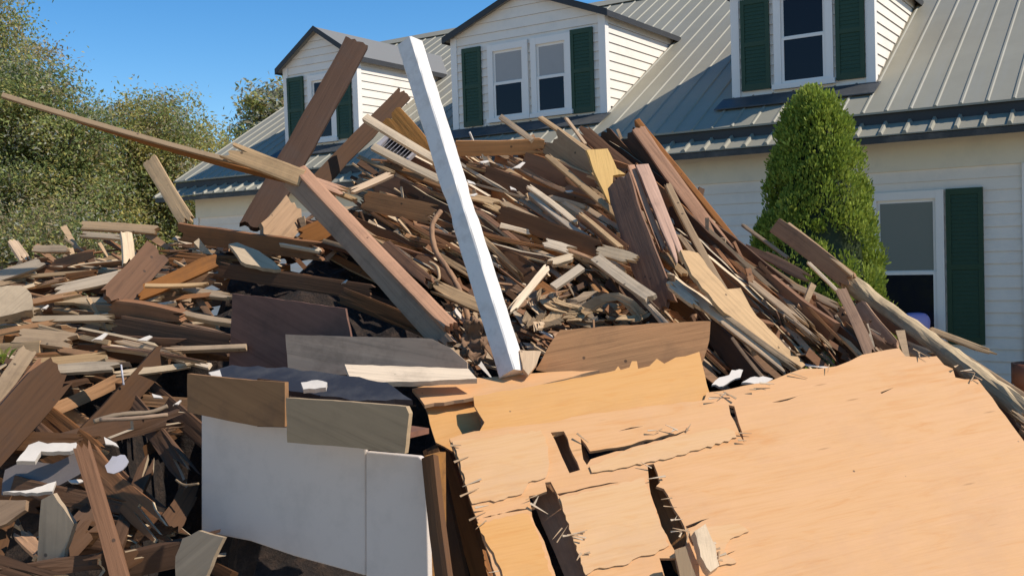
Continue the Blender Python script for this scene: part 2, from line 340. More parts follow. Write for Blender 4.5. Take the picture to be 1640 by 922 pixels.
# ------------------------------------------------------------------ trees
def tube(V, F, pts, rad, n=7):
    pts = [Vector(p) for p in pts]; base = len(V)
    for i, p in enumerate(pts):
        d = (pts[min(i+1, len(pts)-1)]-pts[max(i-1, 0)]).normalized()
        a = d.orthogonal().normalized(); b = d.cross(a)
        for k in range(n):
            t = 2*math.pi*k/n; V.append(p+(a*math.cos(t)+b*math.sin(t))*rad[i])
    for i in range(len(pts)-1):
        for k in range(n): F.append((base+i*n+k, base+i*n+(k+1) % n, base+(i+1)*n+(k+1) % n, base+(i+1)*n+k))
    F.append(tuple(base+k for k in range(n))[::-1]); F.append(tuple(base+(len(pts)-1)*n+k for k in range(n)))
def rvec(rng):
    while True:
        v = Vector((rng.uniform(-1, 1), rng.uniform(-1, 1), rng.uniform(-1, 1)))
        if .01 < v.length < 1: return v.normalized()
def tree(name, base, blobs, nclump, nleaf, ls, mats, wts, label, seed, trunk_r=.16, csig=.35, droop=0.0, flat=.6, group='trees beside the house'):
    rng = random.Random(seed); base = Vector(base)
    mx = Matrix.Translation(base); root = empty(name, mx, label, 'tree', group)
    top = max((Vector(c).z+r[2]*.7) for c, r in blobs); V, F = [], []
    cx = blobs[0][0]
    tpts = [(0, 0, -.1), (cx[0]*.2, cx[1]*.2, top*.25), (cx[0]*.5+.1, cx[1]*.5, top*.55), (cx[0], cx[1], top*.92)]
    tube(V, F, tpts, [trunk_r*1.25, trunk_r, trunk_r*.65, trunk_r*.15])
    cl = []
    tot = sum(r[0]*r[1]*r[2] for c, r in blobs)
    for c, r in blobs:
        for _ in range(max(2, int(nclump*r[0]*r[1]*r[2]/tot))):
            v = rvec(rng)*(rng.random()**.38)
            k = 1+.35*noise.noise(Vector((v.x*2.2+seed, v.y*2.2, v.z*2.2)))
            cl.append((Vector((c[0]+v.x*r[0]*k, c[1]+v.y*r[1]*k, c[2]+v.z*r[2]*k)), v))
    for p, v in cl[::max(1, len(cl)//40)]:
        t = min(.9, max(.12, (p.z-.4)/top*.8)); i = t*3; q = int(i); f = i-q
        a = Vector(tpts[q]).lerp(Vector(tpts[min(q+1, 3)]), f)
        mid = a.lerp(p, .5)+Vector((0, 0, .12)); tube(V, F, [a, mid, p], [trunk_r*.3, trunk_r*.18, .012], 5)
    mesh('trunk', V, F, 'bark', root)
    V, F, M = [], [], []
    per = max(3, nleaf//max(1, len(cl)))
    for p, v in cl:
        mi0 = rng.choices(range(len(mats)), wts)[0]; sg = csig*rng.uniform(.6, 1.3)
        for _ in range(per):
            q = Vector((rng.gauss(0, sg), rng.gauss(0, sg), rng.gauss(0, sg*flat))); 
            if q.length > sg*2.4: continue
            q = p+q; q.z -= droop*(q.xy-p.xy).length
            n = (rvec(rng)+Vector((0, 0, .7))+v*.4).normalized(); a = n.orthogonal().normalized(); a.rotate(Matrix.Rotation(rng.uniform(0, 6.28), 3, n)); b = n.cross(a)
            l = ls*rng.uniform(.6, 1.4); w = l*.42; i = len(V)
            V += [q-a*l, q-b*w-a*l*.1, q+a*l-n*l*.25, q+b*w-a*l*.1]; F.append((i, i+1, i+2, i+3)); M.append(mi0 if rng.random() < .75 else rng.randrange(len(mats)))
    mesh('crown', V, F, mats, root, M)
    return root
LG = ['lf_olive', 'lf_dark', 'lf_yel', 'lf_brown', 'lf_grey']
tree('cedar_tree', (-11.1, 20.5, 0), [((0, 0, 3.2), (2.0, 2.0, 3.0)), ((.2, 0, 5.7), (1.5, 1.5, 1.8)), ((.3, 0, 7.3), (.9, .7, 1.6)), ((1.3, -.2, 5.6), (.9, .9, 1.2)), ((.8, -.2, 7.2), (.75, .75, 1.3))], 760, 110000, .042, LG, [3, 2, 1, 1.5, 3], 'tallest ragged grey green evergreen at the far left, rising out of the picture', 3, csig=.30)
tree('cedar_tree', (-8.7, 19.3, 0), [((0, 0, 2.2), (2.0, 1.6, 2.1)), ((-.3, 0, 4.2), (1.5, 1.4, 1.5)), ((-.1, 0, 5.2), (.75, .8, .9)), ((.7, -.1, 4.4), (.7, .7, .8))], 760, 105000, .040, LG, [4, 3, 1.5, 1, .6], 'dark green bushy evergreen between the tallest tree and the yellowish round tree', 5, csig=.27)
tree('round_tree', (-7.35, 21.2, 0), [((0, 0, 3.2), (1.9, 1.6, 2.0)), ((.1, 0, 4.4), (1.15, 1.2, 1.15)), ((.2, 0, 3.4), (.8, 1, 1.5))], 700, 95000, .039, LG, [2.5, .8, 4, 1, .5], 'rounded yellowish green tree just left of the house end', 7, csig=.24)
tree('bare_bush', (-8.6, 16.6, 0), [((0, 0, 1.5), (2.1, 1.1, 1.5)), ((1.2, .2, 1.9), (1.2, .9, 1.3)), ((-1.6, 0, 1.9), (1.3, 1, 1.6))], 560, 70000, .034, LG, [2, 2, .6, 4, 1.5], 'low brownish olive brush in front of the trees, behind the left of the pile', 11, trunk_r=.07, csig=.26)
tree('far_tree', (-6.9, 30, 0), [((0, 0, 4.6), (1.5, 1.4, 2.4)), ((.5, 0, 5.9), (1.2, 1.2, 1.2))], 260, 22000, .08, LG, [2.5, 1, .6, 1, 3], 'small hazy grey green tree peeking over the roof left of the far dormer', 13, csig=.3)

# arborvitae: dark inner cone and thousands of small upright sprays gathered in lobes
def arborvitae():
    rng = random.Random(21); base = at(1312, 480, 8.9); base.z = 0
    root = empty('arborvitae', Matrix.Translation(base), 'clipped cone shaped bright green evergreen shrub in front of the house wall', 'shrub')
    H = 3.28
    def rad(z):
        t = z/H; return .64*min(1, (1-t)**.5*1.1+.06)*(1 if t > .12 else .75+t*2)
    V, F = [], []; tube(V, F, [(0, 0, -.05), (0, 0, 1.0), (0, 0, H*.9)], [.07, .06, .015]); mesh('trunk', V, F, 'bark', root)
    V, F, M = [], [], []
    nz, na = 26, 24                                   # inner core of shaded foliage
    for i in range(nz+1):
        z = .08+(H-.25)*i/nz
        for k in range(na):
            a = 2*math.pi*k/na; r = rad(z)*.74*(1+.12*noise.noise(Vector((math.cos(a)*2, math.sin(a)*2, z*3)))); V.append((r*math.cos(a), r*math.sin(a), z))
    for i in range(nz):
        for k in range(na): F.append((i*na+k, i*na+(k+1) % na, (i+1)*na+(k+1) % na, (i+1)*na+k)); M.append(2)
    for c in range(560):
        z = H*(1-(1-rng.random()**.9)**1.0)*.985+.03; z = min(z, H-.02); a = rng.uniform(0, 2*math.pi)
        r = rad(z); lob = 1+.17*noise.noise(Vector((math.cos(a)*2.6, math.sin(a)*2.6, z*2.6)))
        cpos = Vector((math.cos(a)*r*.86*lob, math.sin(a)*r*.86*lob, z-.05)); out = Vector((math.cos(a), math.sin(a), .55)).normalized()
        cr = rng.uniform(.075, .15); mi = 1 if rng.random() < .4 else 0
        for _ in range(120):
            d = (rvec(rng)+out*.75).normalized(); p = cpos+d*cr*rng.uniform(.55, 1.0)
            up = (d*.6+Vector((0, 0, .9))+rvec(rng)*.5).normalized(); s = up.cross(rvec(rng)).normalized(); l = rng.uniform(.014, .028); w = l*.36
            i = len(V); V += [p-s*w*.5, p+s*w*.5, p+up*l+s*w, p+up*l*1.5, p+up*l-s*w]; F.append((i, i+1, i+2, i+3, i+4)); M.append(mi)
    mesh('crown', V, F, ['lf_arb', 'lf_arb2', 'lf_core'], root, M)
arborvitae()
# ------------------------------------------------------------------ the debris pile
YS = [(-200, 6.9), (0, 6.7), (200, 6.4), (300, 5.9), (400, 5.3), (500, 4.75), (600, 4.2), (700, 3.8), (800, 3.5), (922, 3.2), (1100, 2.85)]
SIL = [(-500, 470), (-100, 440), (0, 418), (60, 402), (130, 385), (250, 392), (280, 368), (340, 372), (400, 372), (440, 350), (490, 345), (540, 315), (580, 275), (620, 245), (650, 232), (740, 238), (870, 225), (930, 215), (1010, 212), (1060, 260), (1130, 345), (1190, 410), (1260, 450), (1340, 480), (1400, 520), (1480, 570), (1560, 620), (1640, 655), (1800, 740), (2000, 850)]
def interp(T, x):
    if x <= T[0][0]: return T[0][1]
    for (a, b), (c, d) in zip(T, T[1:]):
        if x <= c: return b+(d-b)*(x-a)/(c-a)
    return T[-1][1]
def Ys(x, y): return interp(YS, y)
YINV = [(b, a) for a, b in YS][::-1]
def depth(x, y, d): return d if d > 2.4 else Ys(x, y)+d

def heap():
    nx, ny = 120, 90; V, F = [], []
    X0, X1, Y0, Y1 = -4.6, 5.2, 1.5, 8.6
    for j in range(ny+1):
        Y = Y0+(Y1-Y0)*j/ny
        for i in range(nx+1):
            X = X0+(X1-X0)*i/nx; x = CX+FPX*X/max(Y, 2.6)
            if x > 1900: edge = (x-1900)/400
            elif x < -150: edge = (-150-x)/500
            else: edge = 0
            ytop = interp(SIL, x)+(2 if 360 < x < 610 else 12 if x > 1450 else 45); Yr = interp(YS, ytop)
            def zf(Yq):
                y = interp(YINV, Yq); return at(x, y, Yq).z
            Yc = 4.15 if x < 190 else 4.15+.75*min(1, (x-190)/60)
            cav = max(0, min(1, (360-x)/60))*max(0, min(1, (Yc-Y)/.3))
            cav2 = max(0, min(1, (x-330)/40))*max(0, min(1, (730-x)/60))*max(0, min(1, (4.95-Y)/.15))*max(0, min(1, (Y-3.8)/.2))
            if Y <= Yr:
                z = zf(max(Y, 3.0)) if Y > 3.0 else zf(3.0)*max(0, (Y-2.0))/1.0
                z -= .26 + 1.0*cav + .42*cav2
            else: z = zf(Yr)-.26-(Y-Yr)*.85
            z -= edge*1.2
            z += .10*noise.noise(Vector((X*2.3, Y*2.3, 1)))+.06*noise.noise(Vector((X*6, Y*6, 4)))+.035*noise.noise(Vector((X*15, Y*15, 9)))
            V.append((X, Y, max(-.05, z)))
    for j in range(ny):
        for i in range(nx):
            a = j*(nx+1)+i; F.append((a, a+1, a+nx+2, a+nx+1))
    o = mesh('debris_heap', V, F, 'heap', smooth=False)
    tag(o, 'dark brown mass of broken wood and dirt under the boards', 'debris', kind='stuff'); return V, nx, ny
HEAPV, HNX, HNY = heap()

RNG = random.Random(4)
def board_mesh(name, L, w, t, j0, j1, seed, mats, bow=.01, taper=1.0, edge=0):
    rng = random.Random(seed); nL = max(4, min(14, int(L/.12))); nW = (8 if w > .06 else 6) if (j0+j1) > .01 else 3
    V, F, M = [], [], []
    sp = lambda j: [min(L*.3, abs(rng.gauss(0, j))*(2.4 if rng.random() < .22 else 1)) for _ in range(nW+1)]; jag0 = sp(j0); jag1 = sp(j1)
    b1, b2, tw = rng.uniform(-bow, bow)*L, rng.uniform(-bow, bow)*L, rng.uniform(-.05, .05)
    ew = [[rng.gauss(0, .0015+.02*(j0+j1)) for _ in range(2)] for _ in range(nL+1)]
    for side in (1, -1):
        for i in range(nL+1):
            s = i/nL
            for k in range(nW+1):
                q = k/nW-.5; x0 = -L/2+jag0[k]*1.0; x1 = L/2-jag1[k]
                x = x0+(x1-x0)*s; ww = w*(1+(taper-1)*s)
                y = q*ww
                if k in (0, nW): y += ew[i][0 if k == 0 else 1]*min(1, w*8)
                z = side*t/2*(.9 if k in (0, nW) else 1)+b1*(4*s*(1-s))+tw*(s-.5)*q*w
                V.append((x, y+b2*4*s*(1-s), z))
    n = (nL+1)*(nW+1); st = nW+1
    for i in range(nL):
        for k in range(nW):
            a = i*st+k; F.append((a, a+st, a+st+1, a+1)); M.append(0); F.append((n+a, n+a+1, n+a+st+1, n+a+st)); M.append(0)
        for k, fl in ((0, 0), (nW, 1)):
            a = i*st+k; q = (a, n+a, n+a+st, a+st); F.append(q if not fl else q[::-1]); M.append(edge)
    for i, fl, jj in ((0, 1, j0), (nL, 0, j1)):
        for k in range(nW):
            a = i*st+k; q = (a, n+a, n+a+1, a+1); F.append(q if not fl else q[::-1]); M.append(1 if jj > .02 else 0)
    me = bpy.data.meshes.new(name); me.from_pydata(V, [], F)
    for x in mats: me.materials.append(MATS[x])
    me.polygons.foreach_set('material_index', M); me.update(); return me
CNT = [0]
SUNISH = Vector((.6, -.1, .8))
def B(name, label, mat, x0, y0, d0, x1, y1, d1, w, roll=20, t=.02, j0=.0, j1=.0, cat='board', group=None, taper=1.0, bow=.01, edge=0):
    CNT[0] += 1
    P0, P1 = at(x0, y0, depth(x0, y0, d0)), at(x1, y1, depth(x1, y1, d1))
    a = (P1-P0); L = a.length; a.normalize(); mid = (P0+P1)/2; vd = (mid-CAM); Ym = vd.dot(FW); vd.normalize()
    n0 = -(vd-a*a.dot(vd)); n0.normalize(); wu = n0.cross(a)
    if wu.dot(SUNISH) < 0: wu = -wu
    r = R(roll); n = n0*math.cos(r)+wu*math.sin(r); yv = n.cross(a)
    W_ = w*Ym/FPX/max(.35, math.cos(r))
    me = board_mesh(name, L, W_, t, j0, j1, CNT[0]*7+3, [mat, 'fresh'], bow, taper, edge)
    o = bpy.data.objects.new(name, me); COL.objects.link(o)
    m3 = Matrix((a, yv, n)).transposed().to_4x4(); m3.translation = mid - n*(t/2); o.matrix_world = m3
    tag(o, label, cat, group); return o

def roughen(pts, step, amp, seed):
    rng = random.Random(seed); out = []
    for i, p in enumerate(pts):
        q = pts[(i+1) % len(pts)]; d = math.hypot(q[0]-p[0], q[1]-p[1]); n = max(1, int(d/step)); out.append(p)
        for k in range(1, n):
            s = k/n; nx_, ny_ = -(q[1]-p[1])/d, (q[0]-p[0])/d; o = rng.uniform(-amp, amp); out.append((p[0]+(q[0]-p[0])*s+nx_*o, p[1]+(q[1]-p[1])*s+ny_*o))
    return out
def P(name, label, mat, pts, anchor, n, t=.012, rough=0, holes=(), cat='board', grain=None, edge=None, seed=None, step=14, wav=0.0):
    """flat broken piece: outline traced on the plane through ANCHOR (pixel + depth) with normal N, given real thickness"""
    CNT[0] += 1; sd = seed or CNT[0]
    if rough: pts = roughen(pts, step, rough, sd)
    loops = [pts]+[roughen(h, 12, 1.6, sd+i) for i, h in enumerate(holes)]
    n = Vector(n).normalized(); A = at(anchor[0], anchor[1], depth(*anchor))
    L3 = [[hit(x, y, A, n) for x, y in l] for l in loops]
    g = grain or (pts[0], pts[1] if not rough else None)
    if grain: xa = hit(*grain[1], A, n)-hit(*grain[0], A, n)
    else:
        best = max(range(len(L3[0])), key=lambda i: (L3[0][i]-L3[0][i-1]).length); xa = L3[0][best]-L3[0][best-1]
        if rough:
            c = sum(L3[0], Vector())/len(L3[0]); far = max(L3[0], key=lambda p: (p-c).length); xa = far-c
    xa.normalize(); ya = n.cross(xa); c = sum(L3[0], Vector())/len(L3[0])
    M4 = Matrix((xa, ya, n)).transposed().to_4x4(); M4.translation = c; inv = M4.inverted()
    l2 = [[(inv @ p) for p in l] for l in L3]
    flat = [p for l in l2 for p in l]; T = tessellate_polygon([[Vector((p.x, p.y, 0)) for p in l] for l in l2])
    k = len(flat)
    def wz(p): return wav*noise.noise(Vector((p.x*1.6, p.y*1.6, sd))) if wav else 0
    V = [(p.x, p.y, wz(p)) for p in flat]+[(p.x, p.y, wz(p)-t) for p in flat]; F, Mi = [], []
    for a, b, d in T:
        ar = (flat[b].x-flat[a].x)*(flat[d].y-flat[a].y)-(flat[b].y-flat[a].y)*(flat[d].x-flat[a].x)
        if ar < 0: b, d = d, b
        F.append((a, b, d)); F.append((k+a, k+d, k+b)); Mi += [0, 0]
    s = 0
    for l in l2:
        m_ = len(l)
        for i in range(m_): a, b = s+i, s+(i+1) % m_; F.append((a, b, k+b, k+a)); Mi.append(1)
        s += m_
    o = mesh(name, V, F, [mat, edge or mat], None, Mi); o.matrix_world = M4; tag(o, label, cat); return o

# --- plywood: the big torn sheet and the strips along its top edge
PN = (.10, -.66, .745); PA = (1100, 740, 3.62)
PG = ((760, 900), (1250, 800))
P('plywood_sheet', 'largest smooth peach plywood sheet filling the lower right corner, its left edge torn into steps', 'ply',
  [(720, 702), (760, 690), (880, 676), (935, 664), (1040, 650), (1128, 640), (1132, 628), (1172, 622), (1228, 612), (1262, 598), (1285, 590), (1312, 590), (1340, 586), (1380, 568), (1440, 557), (1450, 570), (1476, 572), (1500, 570), (1512, 584), (1526, 590), (1530, 604), (1545, 607), (1566, 607), (1600, 653), (1640, 706), (1690, 774), (1860, 1040), (1240, 1090), (800, 1120), (835, 1040), (795, 922)],
  PA, PN, t=.014, rough=1.3, step=16, grain=PG, edge='plyedge',
  holes=[[(882, 692), (903, 690), (929, 752), (912, 757)], [(847, 794), (876, 786), (873, 772), (882, 771), (892, 790), (912, 842), (948, 940), (990, 1040), (962, 1042), (905, 960), (876, 880), (852, 826)],
         [(930, 701), (945, 722), (1000, 714), (1118, 684), (1060, 704), (975, 726), (946, 735), (940, 744), (934, 735)],
         [(1037, 744), (1047, 742), (1057, 772), (1051, 778), (1063, 782), (1080, 815), (1096, 842), (1101, 872), (1080, 880), (1060, 845), (1046, 802), (1040, 778)],
         [(1167, 648), (1176, 650), (1188, 690), (1197, 722), (1186, 698), (1170, 664)],
         [(892, 790), (960, 776), (992, 772), (950, 780), (896, 793.5)], [(1098, 842), (1136, 829), (1100, 846)], [(772, 829), (815, 818), (858, 811), (815, 820)], [(742, 772), (790, 765), (745, 775)], [(946, 905), (1000, 880), (1044, 851), (1002, 883)], [(930, 830), (1000, 806), (938, 830)], [(1236, 644), (1262, 638), (1292, 629), (1262, 640.5)], [(1410, 628), (1432, 620), (1412, 630)], [(815, 905), (842, 899), (870, 890), (842, 902)], [(990, 690), (1010, 684), (1030, 682), (1010, 686.5)], [(1110, 905), (1150, 892), (1180, 880), (1150, 895)],
         [(1056, 893), (1082, 893), (1096, 940), (1068, 938)]])
P('plywood_strip', 'torn orange plywood strip along the top of the big sheet, ragged at its right end', 'ply2',
  [(758, 634), (842, 620), (940, 602), (985, 593), (990, 586), (994, 592), (1008, 588), (1012, 578), (1020, 578), (1022, 590), (1040, 586), (1052, 574), (1064, 582), (1082, 572), (1098, 570), (1120, 563), (1124, 580), (1129, 600), (1136, 628), (1134, 660), (935, 684), (880, 700), (776, 712), (768, 690), (776, 676), (760, 650)],
  (940, 640, 3.822), PN, t=.010, rough=.8, step=12, grain=((758, 650), (1120, 590)), edge='plyedge')
P('plywood_strip', 'short plywood offcut at the top left corner of the big sheet, beside a dark notch', 'ply2',
  [(680, 648), (756, 630), (768, 664), (772, 690), (776, 716), (724, 722), (698, 708)], (725, 670, 3.795), PN, t=.010, rough=1.0, grain=((680, 660), (756, 642)), edge='plyedge')
P('plywood_strip', 'thin pale plywood ledge just under the foot of the white post', 'ply',
  [(660, 622), (750, 606), (842, 598), (960, 592), (842, 622), (758, 636), (680, 648)], (760, 618, 3.92), (.0, -.30, .95), t=.014, rough=1.0, grain=((660, 630), (842, 606)), edge='plyedge')
P('plywood_scrap', 'pale splintered block sticking up from the lowest slot of the big sheet', 'light',
  [(1112, 850), (1130, 838), (1146, 872), (1152, 905), (1138, 915), (1122, 890)], (1130, 870, 3.28), (.3, -.6, .74), t=.03, rough=1.5, step=9)
P('plywood_scrap', 'tan sliver of plywood bent out at the bottom edge of the picture', 'tan',
  [(1080, 880), (1098, 874), (1116, 925), (1122, 960), (1098, 962)], (1098, 910, 3.2), (-.1, -.7, .7), t=.014, rough=1.0)
for a, b, lb in [((868, 770, 3.62), (985, 1040, 3.08), 'brown joist seen through the long middle slot of the big plywood sheet'), ((1040, 730, 3.74), (1105, 900, 3.36), 'brown joist seen through the right slot of the big plywood sheet'), ((885, 680, 3.86), (930, 770, 3.62), 'brown joist seen through the small upper slot of the big plywood sheet')]:
    B('joist', lb, 'mid', *a, *b, 54, -12, t=.04, cat='joist')
# dark planks seen edge-on under the left edge of the plywood
for i, (a, b, w_, rl, lb) in enumerate([((688, 716, 3.72), (742, 980, 3.30), 26, -25, 'dark plank under the left edge of the plywood, next to the white cabinet'), ((706, 726, 3.78), (785, 985, 3.36), 26, -40, 'reddish dark plank tucked under the left edge of the plywood, second from the cabinet'),
      ((722, 740, 3.92), (820, 985, 3.48), 34, -30, 'deepest shadowed plank under the left edge of the plywood'), ((684, 730, 3.16), (716, 985, 2.93), 20, -35, 'narrow blackish stud against the right side of the white cabinet')]):
    B('plank', lb, ['dark', 'brown', 'dark', 'dark'][i], *a, *b, w_, rl, t=.03)

for lb, mt, pts, an, dz in [('torn veneer layer on the plywood between its middle and right slots', 'ply3', [(896, 796), (960, 782), (1032, 764), (1042, 796), (1056, 836), (1072, 872), (1050, 886), (1020, 892), (1000, 904), (960, 908), (938, 920), (918, 860)], (980, 830, 3.44), .004),
    ('torn veneer layer on the plywood right of the small upper slot', 'ply3', [(1180, 700), (1120, 720), (1050, 738), (975, 752), (948, 756), (944, 746), (1000, 722), (1120, 690), (1160, 684), (1176, 690)], (1040, 720, 3.74), .004),
    ('paler torn veneer layer along the upper left edge of the plywood', 'ply3', [(724, 706), (780, 700), (866, 688), (874, 700), (880, 740), (874, 764), (846, 772), (836, 790), (800, 800), (756, 806), (738, 745)], (800, 735, 3.64), .004),
    ('orange torn veneer layer at the lower left of the plywood beside the long slot', 'ply2', [(764, 838), (812, 826), (846, 822), (868, 870), (884, 925), (900, 980), (880, 985), (860, 940), (812, 950), (800, 905)], (820, 880, 3.3), .004),
    ('small torn veneer flap at the lower right end of the right plywood slot', 'ply3', [(1104, 850), (1140, 842), (1184, 838), (1200, 850), (1170, 862), (1160, 880), (1180, 900), (1150, 905), (1138, 880), (1112, 870)], (1150, 860, 3.35), .004)]:
    A_ = hit(an[0], an[1], at(*PA), Vector(PN).normalized()); o = P('veneer', lb, mt, pts, (an[0], an[1], A_.y-dz*1.9), PN, t=.004, rough=2.0, step=7, grain=PG, edge='fresh')
# --- white cabinet carcass with its rails
def cabinet():
    n = Vector((-.42, -.905, .06)).normalized(); A = at(500, 770, 3.38)
    xa = Vector((n.y, -n.x, 0)).normalized()
    if xa.x < 0: xa = -xa
    up = n.cross(xa); up = up if up.z > 0 else -up
    q = lambda x, y: (hit(x, y, A, n)-A)
    M4 = Matrix((xa, -n, up)).transposed().to_4x4(); M4.translation = A
    root = empty('cabinet', M4, 'white painted cabinet lying in the pile left of the plywood, in shade', 'cabinet')
    l2 = lambda x, y: (q(x, y).dot(xa), q(x, y).dot(up))
    def slab(name, pts, y0, y1, mat, bev=.006):
        V = [l2(*p) for p in pts]; mb = MB(); mb.prism([(a, y0, b) for a, b in V], (0, y1-y0, 0)); o = mb.build(name, mat, root)
        bv = o.modifiers.new('b', 'BEVEL'); bv.width = bev; bv.segments = 2; return o
    slab('front_panel', [(322, 640), (586, 690), (586, 922), (470, 890), (400, 866), (322, 851)], 0, .02, 'cabwhite')
    slab('front_panel', [(588, 722), (672, 730), (684, 740), (690, 1010), (588, 924)], -.008, .02, 'cabwhite', .004)
    a, b = l2(690, 742), l2(691, 1000)
    mb = MB(); mb.box(a[0]-.035, a[0]-.012, .021, .12, b[1], a[1]+.02); mb.build('side_panel', 'cardbrown', root)
    a, b = l2(330, 630), l2(330, 845)
    mb = MB(); mb.box(a[0], a[0]+.02, .021, .40, b[1], a[1]); mb.build('side_panel', 'cabwhite', root)
    a0, a1 = l2(330, 640), l2(676, 690)
    mb = MB(); mb.prism([(a0[0]+.021, .021, a0[1]-.01), (a1[0]-.06, .021, a1[1]-.01), (a1[0]-.06, .15, a1[1]-.01), (a0[0]+.021, .15, a0[1]-.01)], (0, 0, -.018)); mb.build('top_panel', 'greyboard', root)
    return root
cabinet()
o1_ = P('drawer_front', 'brown drawer front with a darker right end on the upper left of the white cabinet', 'cardbrown', [(300, 598), (372, 606), (456, 612), (456, 683), (410, 682), (300, 660)], (378, 640, 3.40), (-.42, -.905, .06), t=.02, rough=.5)
o2_ = P('end_block', None, 'dark', [(412, 606), (457, 611), (457, 684), (412, 683)], (434, 645, 3.352), (-.42, -.905, .06), t=.012, cat=None); o2_.parent = o1_; o2_.matrix_parent_inverse = o1_.matrix_basis.inverted(); o2_['label'] = 'darker brown right end'
P('drawer_front', 'beige drawer front lying across the top right of the white cabinet', 'tanpanel', [(458, 637), (560, 643), (650, 651), (655, 662), (648, 726), (560, 716), (460, 708)], (560, 680, 3.16), (-.42, -.905, .05), t=.022, rough=.5)
P('panel', 'dark grey brown rectangular panel standing behind the white cabinet', 'greyboard', [(372, 470), (440, 478), (553, 494), (562, 540), (562, 600), (366, 600)], (470, 535, 4.35), (-.30, -.95, .05), t=.016, rough=.6)
P('panel', 'pale grey blue board lying on its edge in front of the dark grey panel', 'blueboard', [(457, 535), (570, 539), (690, 542), (720, 556), (748, 580), (748, 600), (462, 600)], (600, 568, 4.05), (-.20, -.96, .2), t=.016, rough=.5)
P('board', 'clean pale tan board lying flat between the grey blue board and the cabinet', 'light', [(552, 583), (640, 586), (750, 590), (764, 606), (660, 611), (564, 612)], (655, 598, 3.86), (.05, -.45, .89), t=.022, rough=.6)
P('panel', 'black crumpled edge panel lying on top of the white cabinet', 'blackmetal', [(334, 596), (372, 584), (470, 590), (560, 602), (620, 612), (660, 640), (560, 640), (450, 622), (372, 612)], (480, 608, 3.62), (-.1, -.35, .93), t=.02, rough=2)
P('scrap', 'small pale splinter block on the black panel above the beige drawer front', 'scrap', [(482, 612), (508, 608), (524, 612), (522, 620), (486, 623)], (500, 615, 3.46), (.1, -.6, .8), t=.02, rough=1, step=8)
P('scrap', 'small cream chip at the upper left corner of the cabinet', 'scrap', [(334, 596), (352, 592), (356, 605), (340, 603)], (345, 600, 3.5), (.1, -.6, .8), t=.02, rough=1, step=8)

# --- the white post and the long pieces that stand out of the pile
def post():
    P0, P1 = at(657, 71, 4.65), at(822, 600, 3.98); a = P1-P0; L = a.length; a.normalize(); mid = (P0+P1)/2
    vd = (mid-CAM).normalized(); n0 = -(vd-a*a.dot(vd)).normalized(); wu = n0.cross(a); wu = wu if wu.dot(SUNISH) > 0 else -wu
    r = R(34); n = -wu*math.sin(r)+n0*math.cos(r); yv = n.cross(a)
    rng = random.Random(8); V, F = [], []; s = .042; nL = 40
    prof = []
    for sx, sy in ((-1, -1), (1, -1), (1, 1), (-1, 1)):
        b = .13; prof += [(sx*s*(1 if sx*sy > 0 else 1-b), sy*s*(1-b if sx*sy > 0 else 1)), (sx*s*(1-b if sx*sy > 0 else 1), sy*s*(1 if sx*sy > 0 else 1-b))]
    m_ = len(prof)
    for i in range(nL+1):
        x = -L/2+L*i/nL
        for k, (p, q) in enumerate(prof):
            d = .002*noise.noise(Vector((x*5, k*.6, 2)))+rng.gauss(0, .0004); 
            if 20 <= i <= 22: d -= .004
            V.append((x+(rng.uniform(-.006, .006) if i in (0, nL) else 0), p*(1+d/s), q*(1+d/s)))
    for i in range(nL):
        for k in range(m_): F.append((i*m_+k, i*m_+(k+1) % m_, (i+1)*m_+(k+1) % m_, (i+1)*m_+k))
    F.append(tuple(range(m_))[::-1]); F.append(tuple(nL*m_+k for k in range(m_)))
    o = mesh('post', V, F, 'postpaint'); m3 = Matrix((a, yv, n)).transposed().to_4x4(); m3.translation = mid; o.matrix_world = m3
    tag(o, 'tall white painted square post leaning across the middle of the pile', 'post')
post()
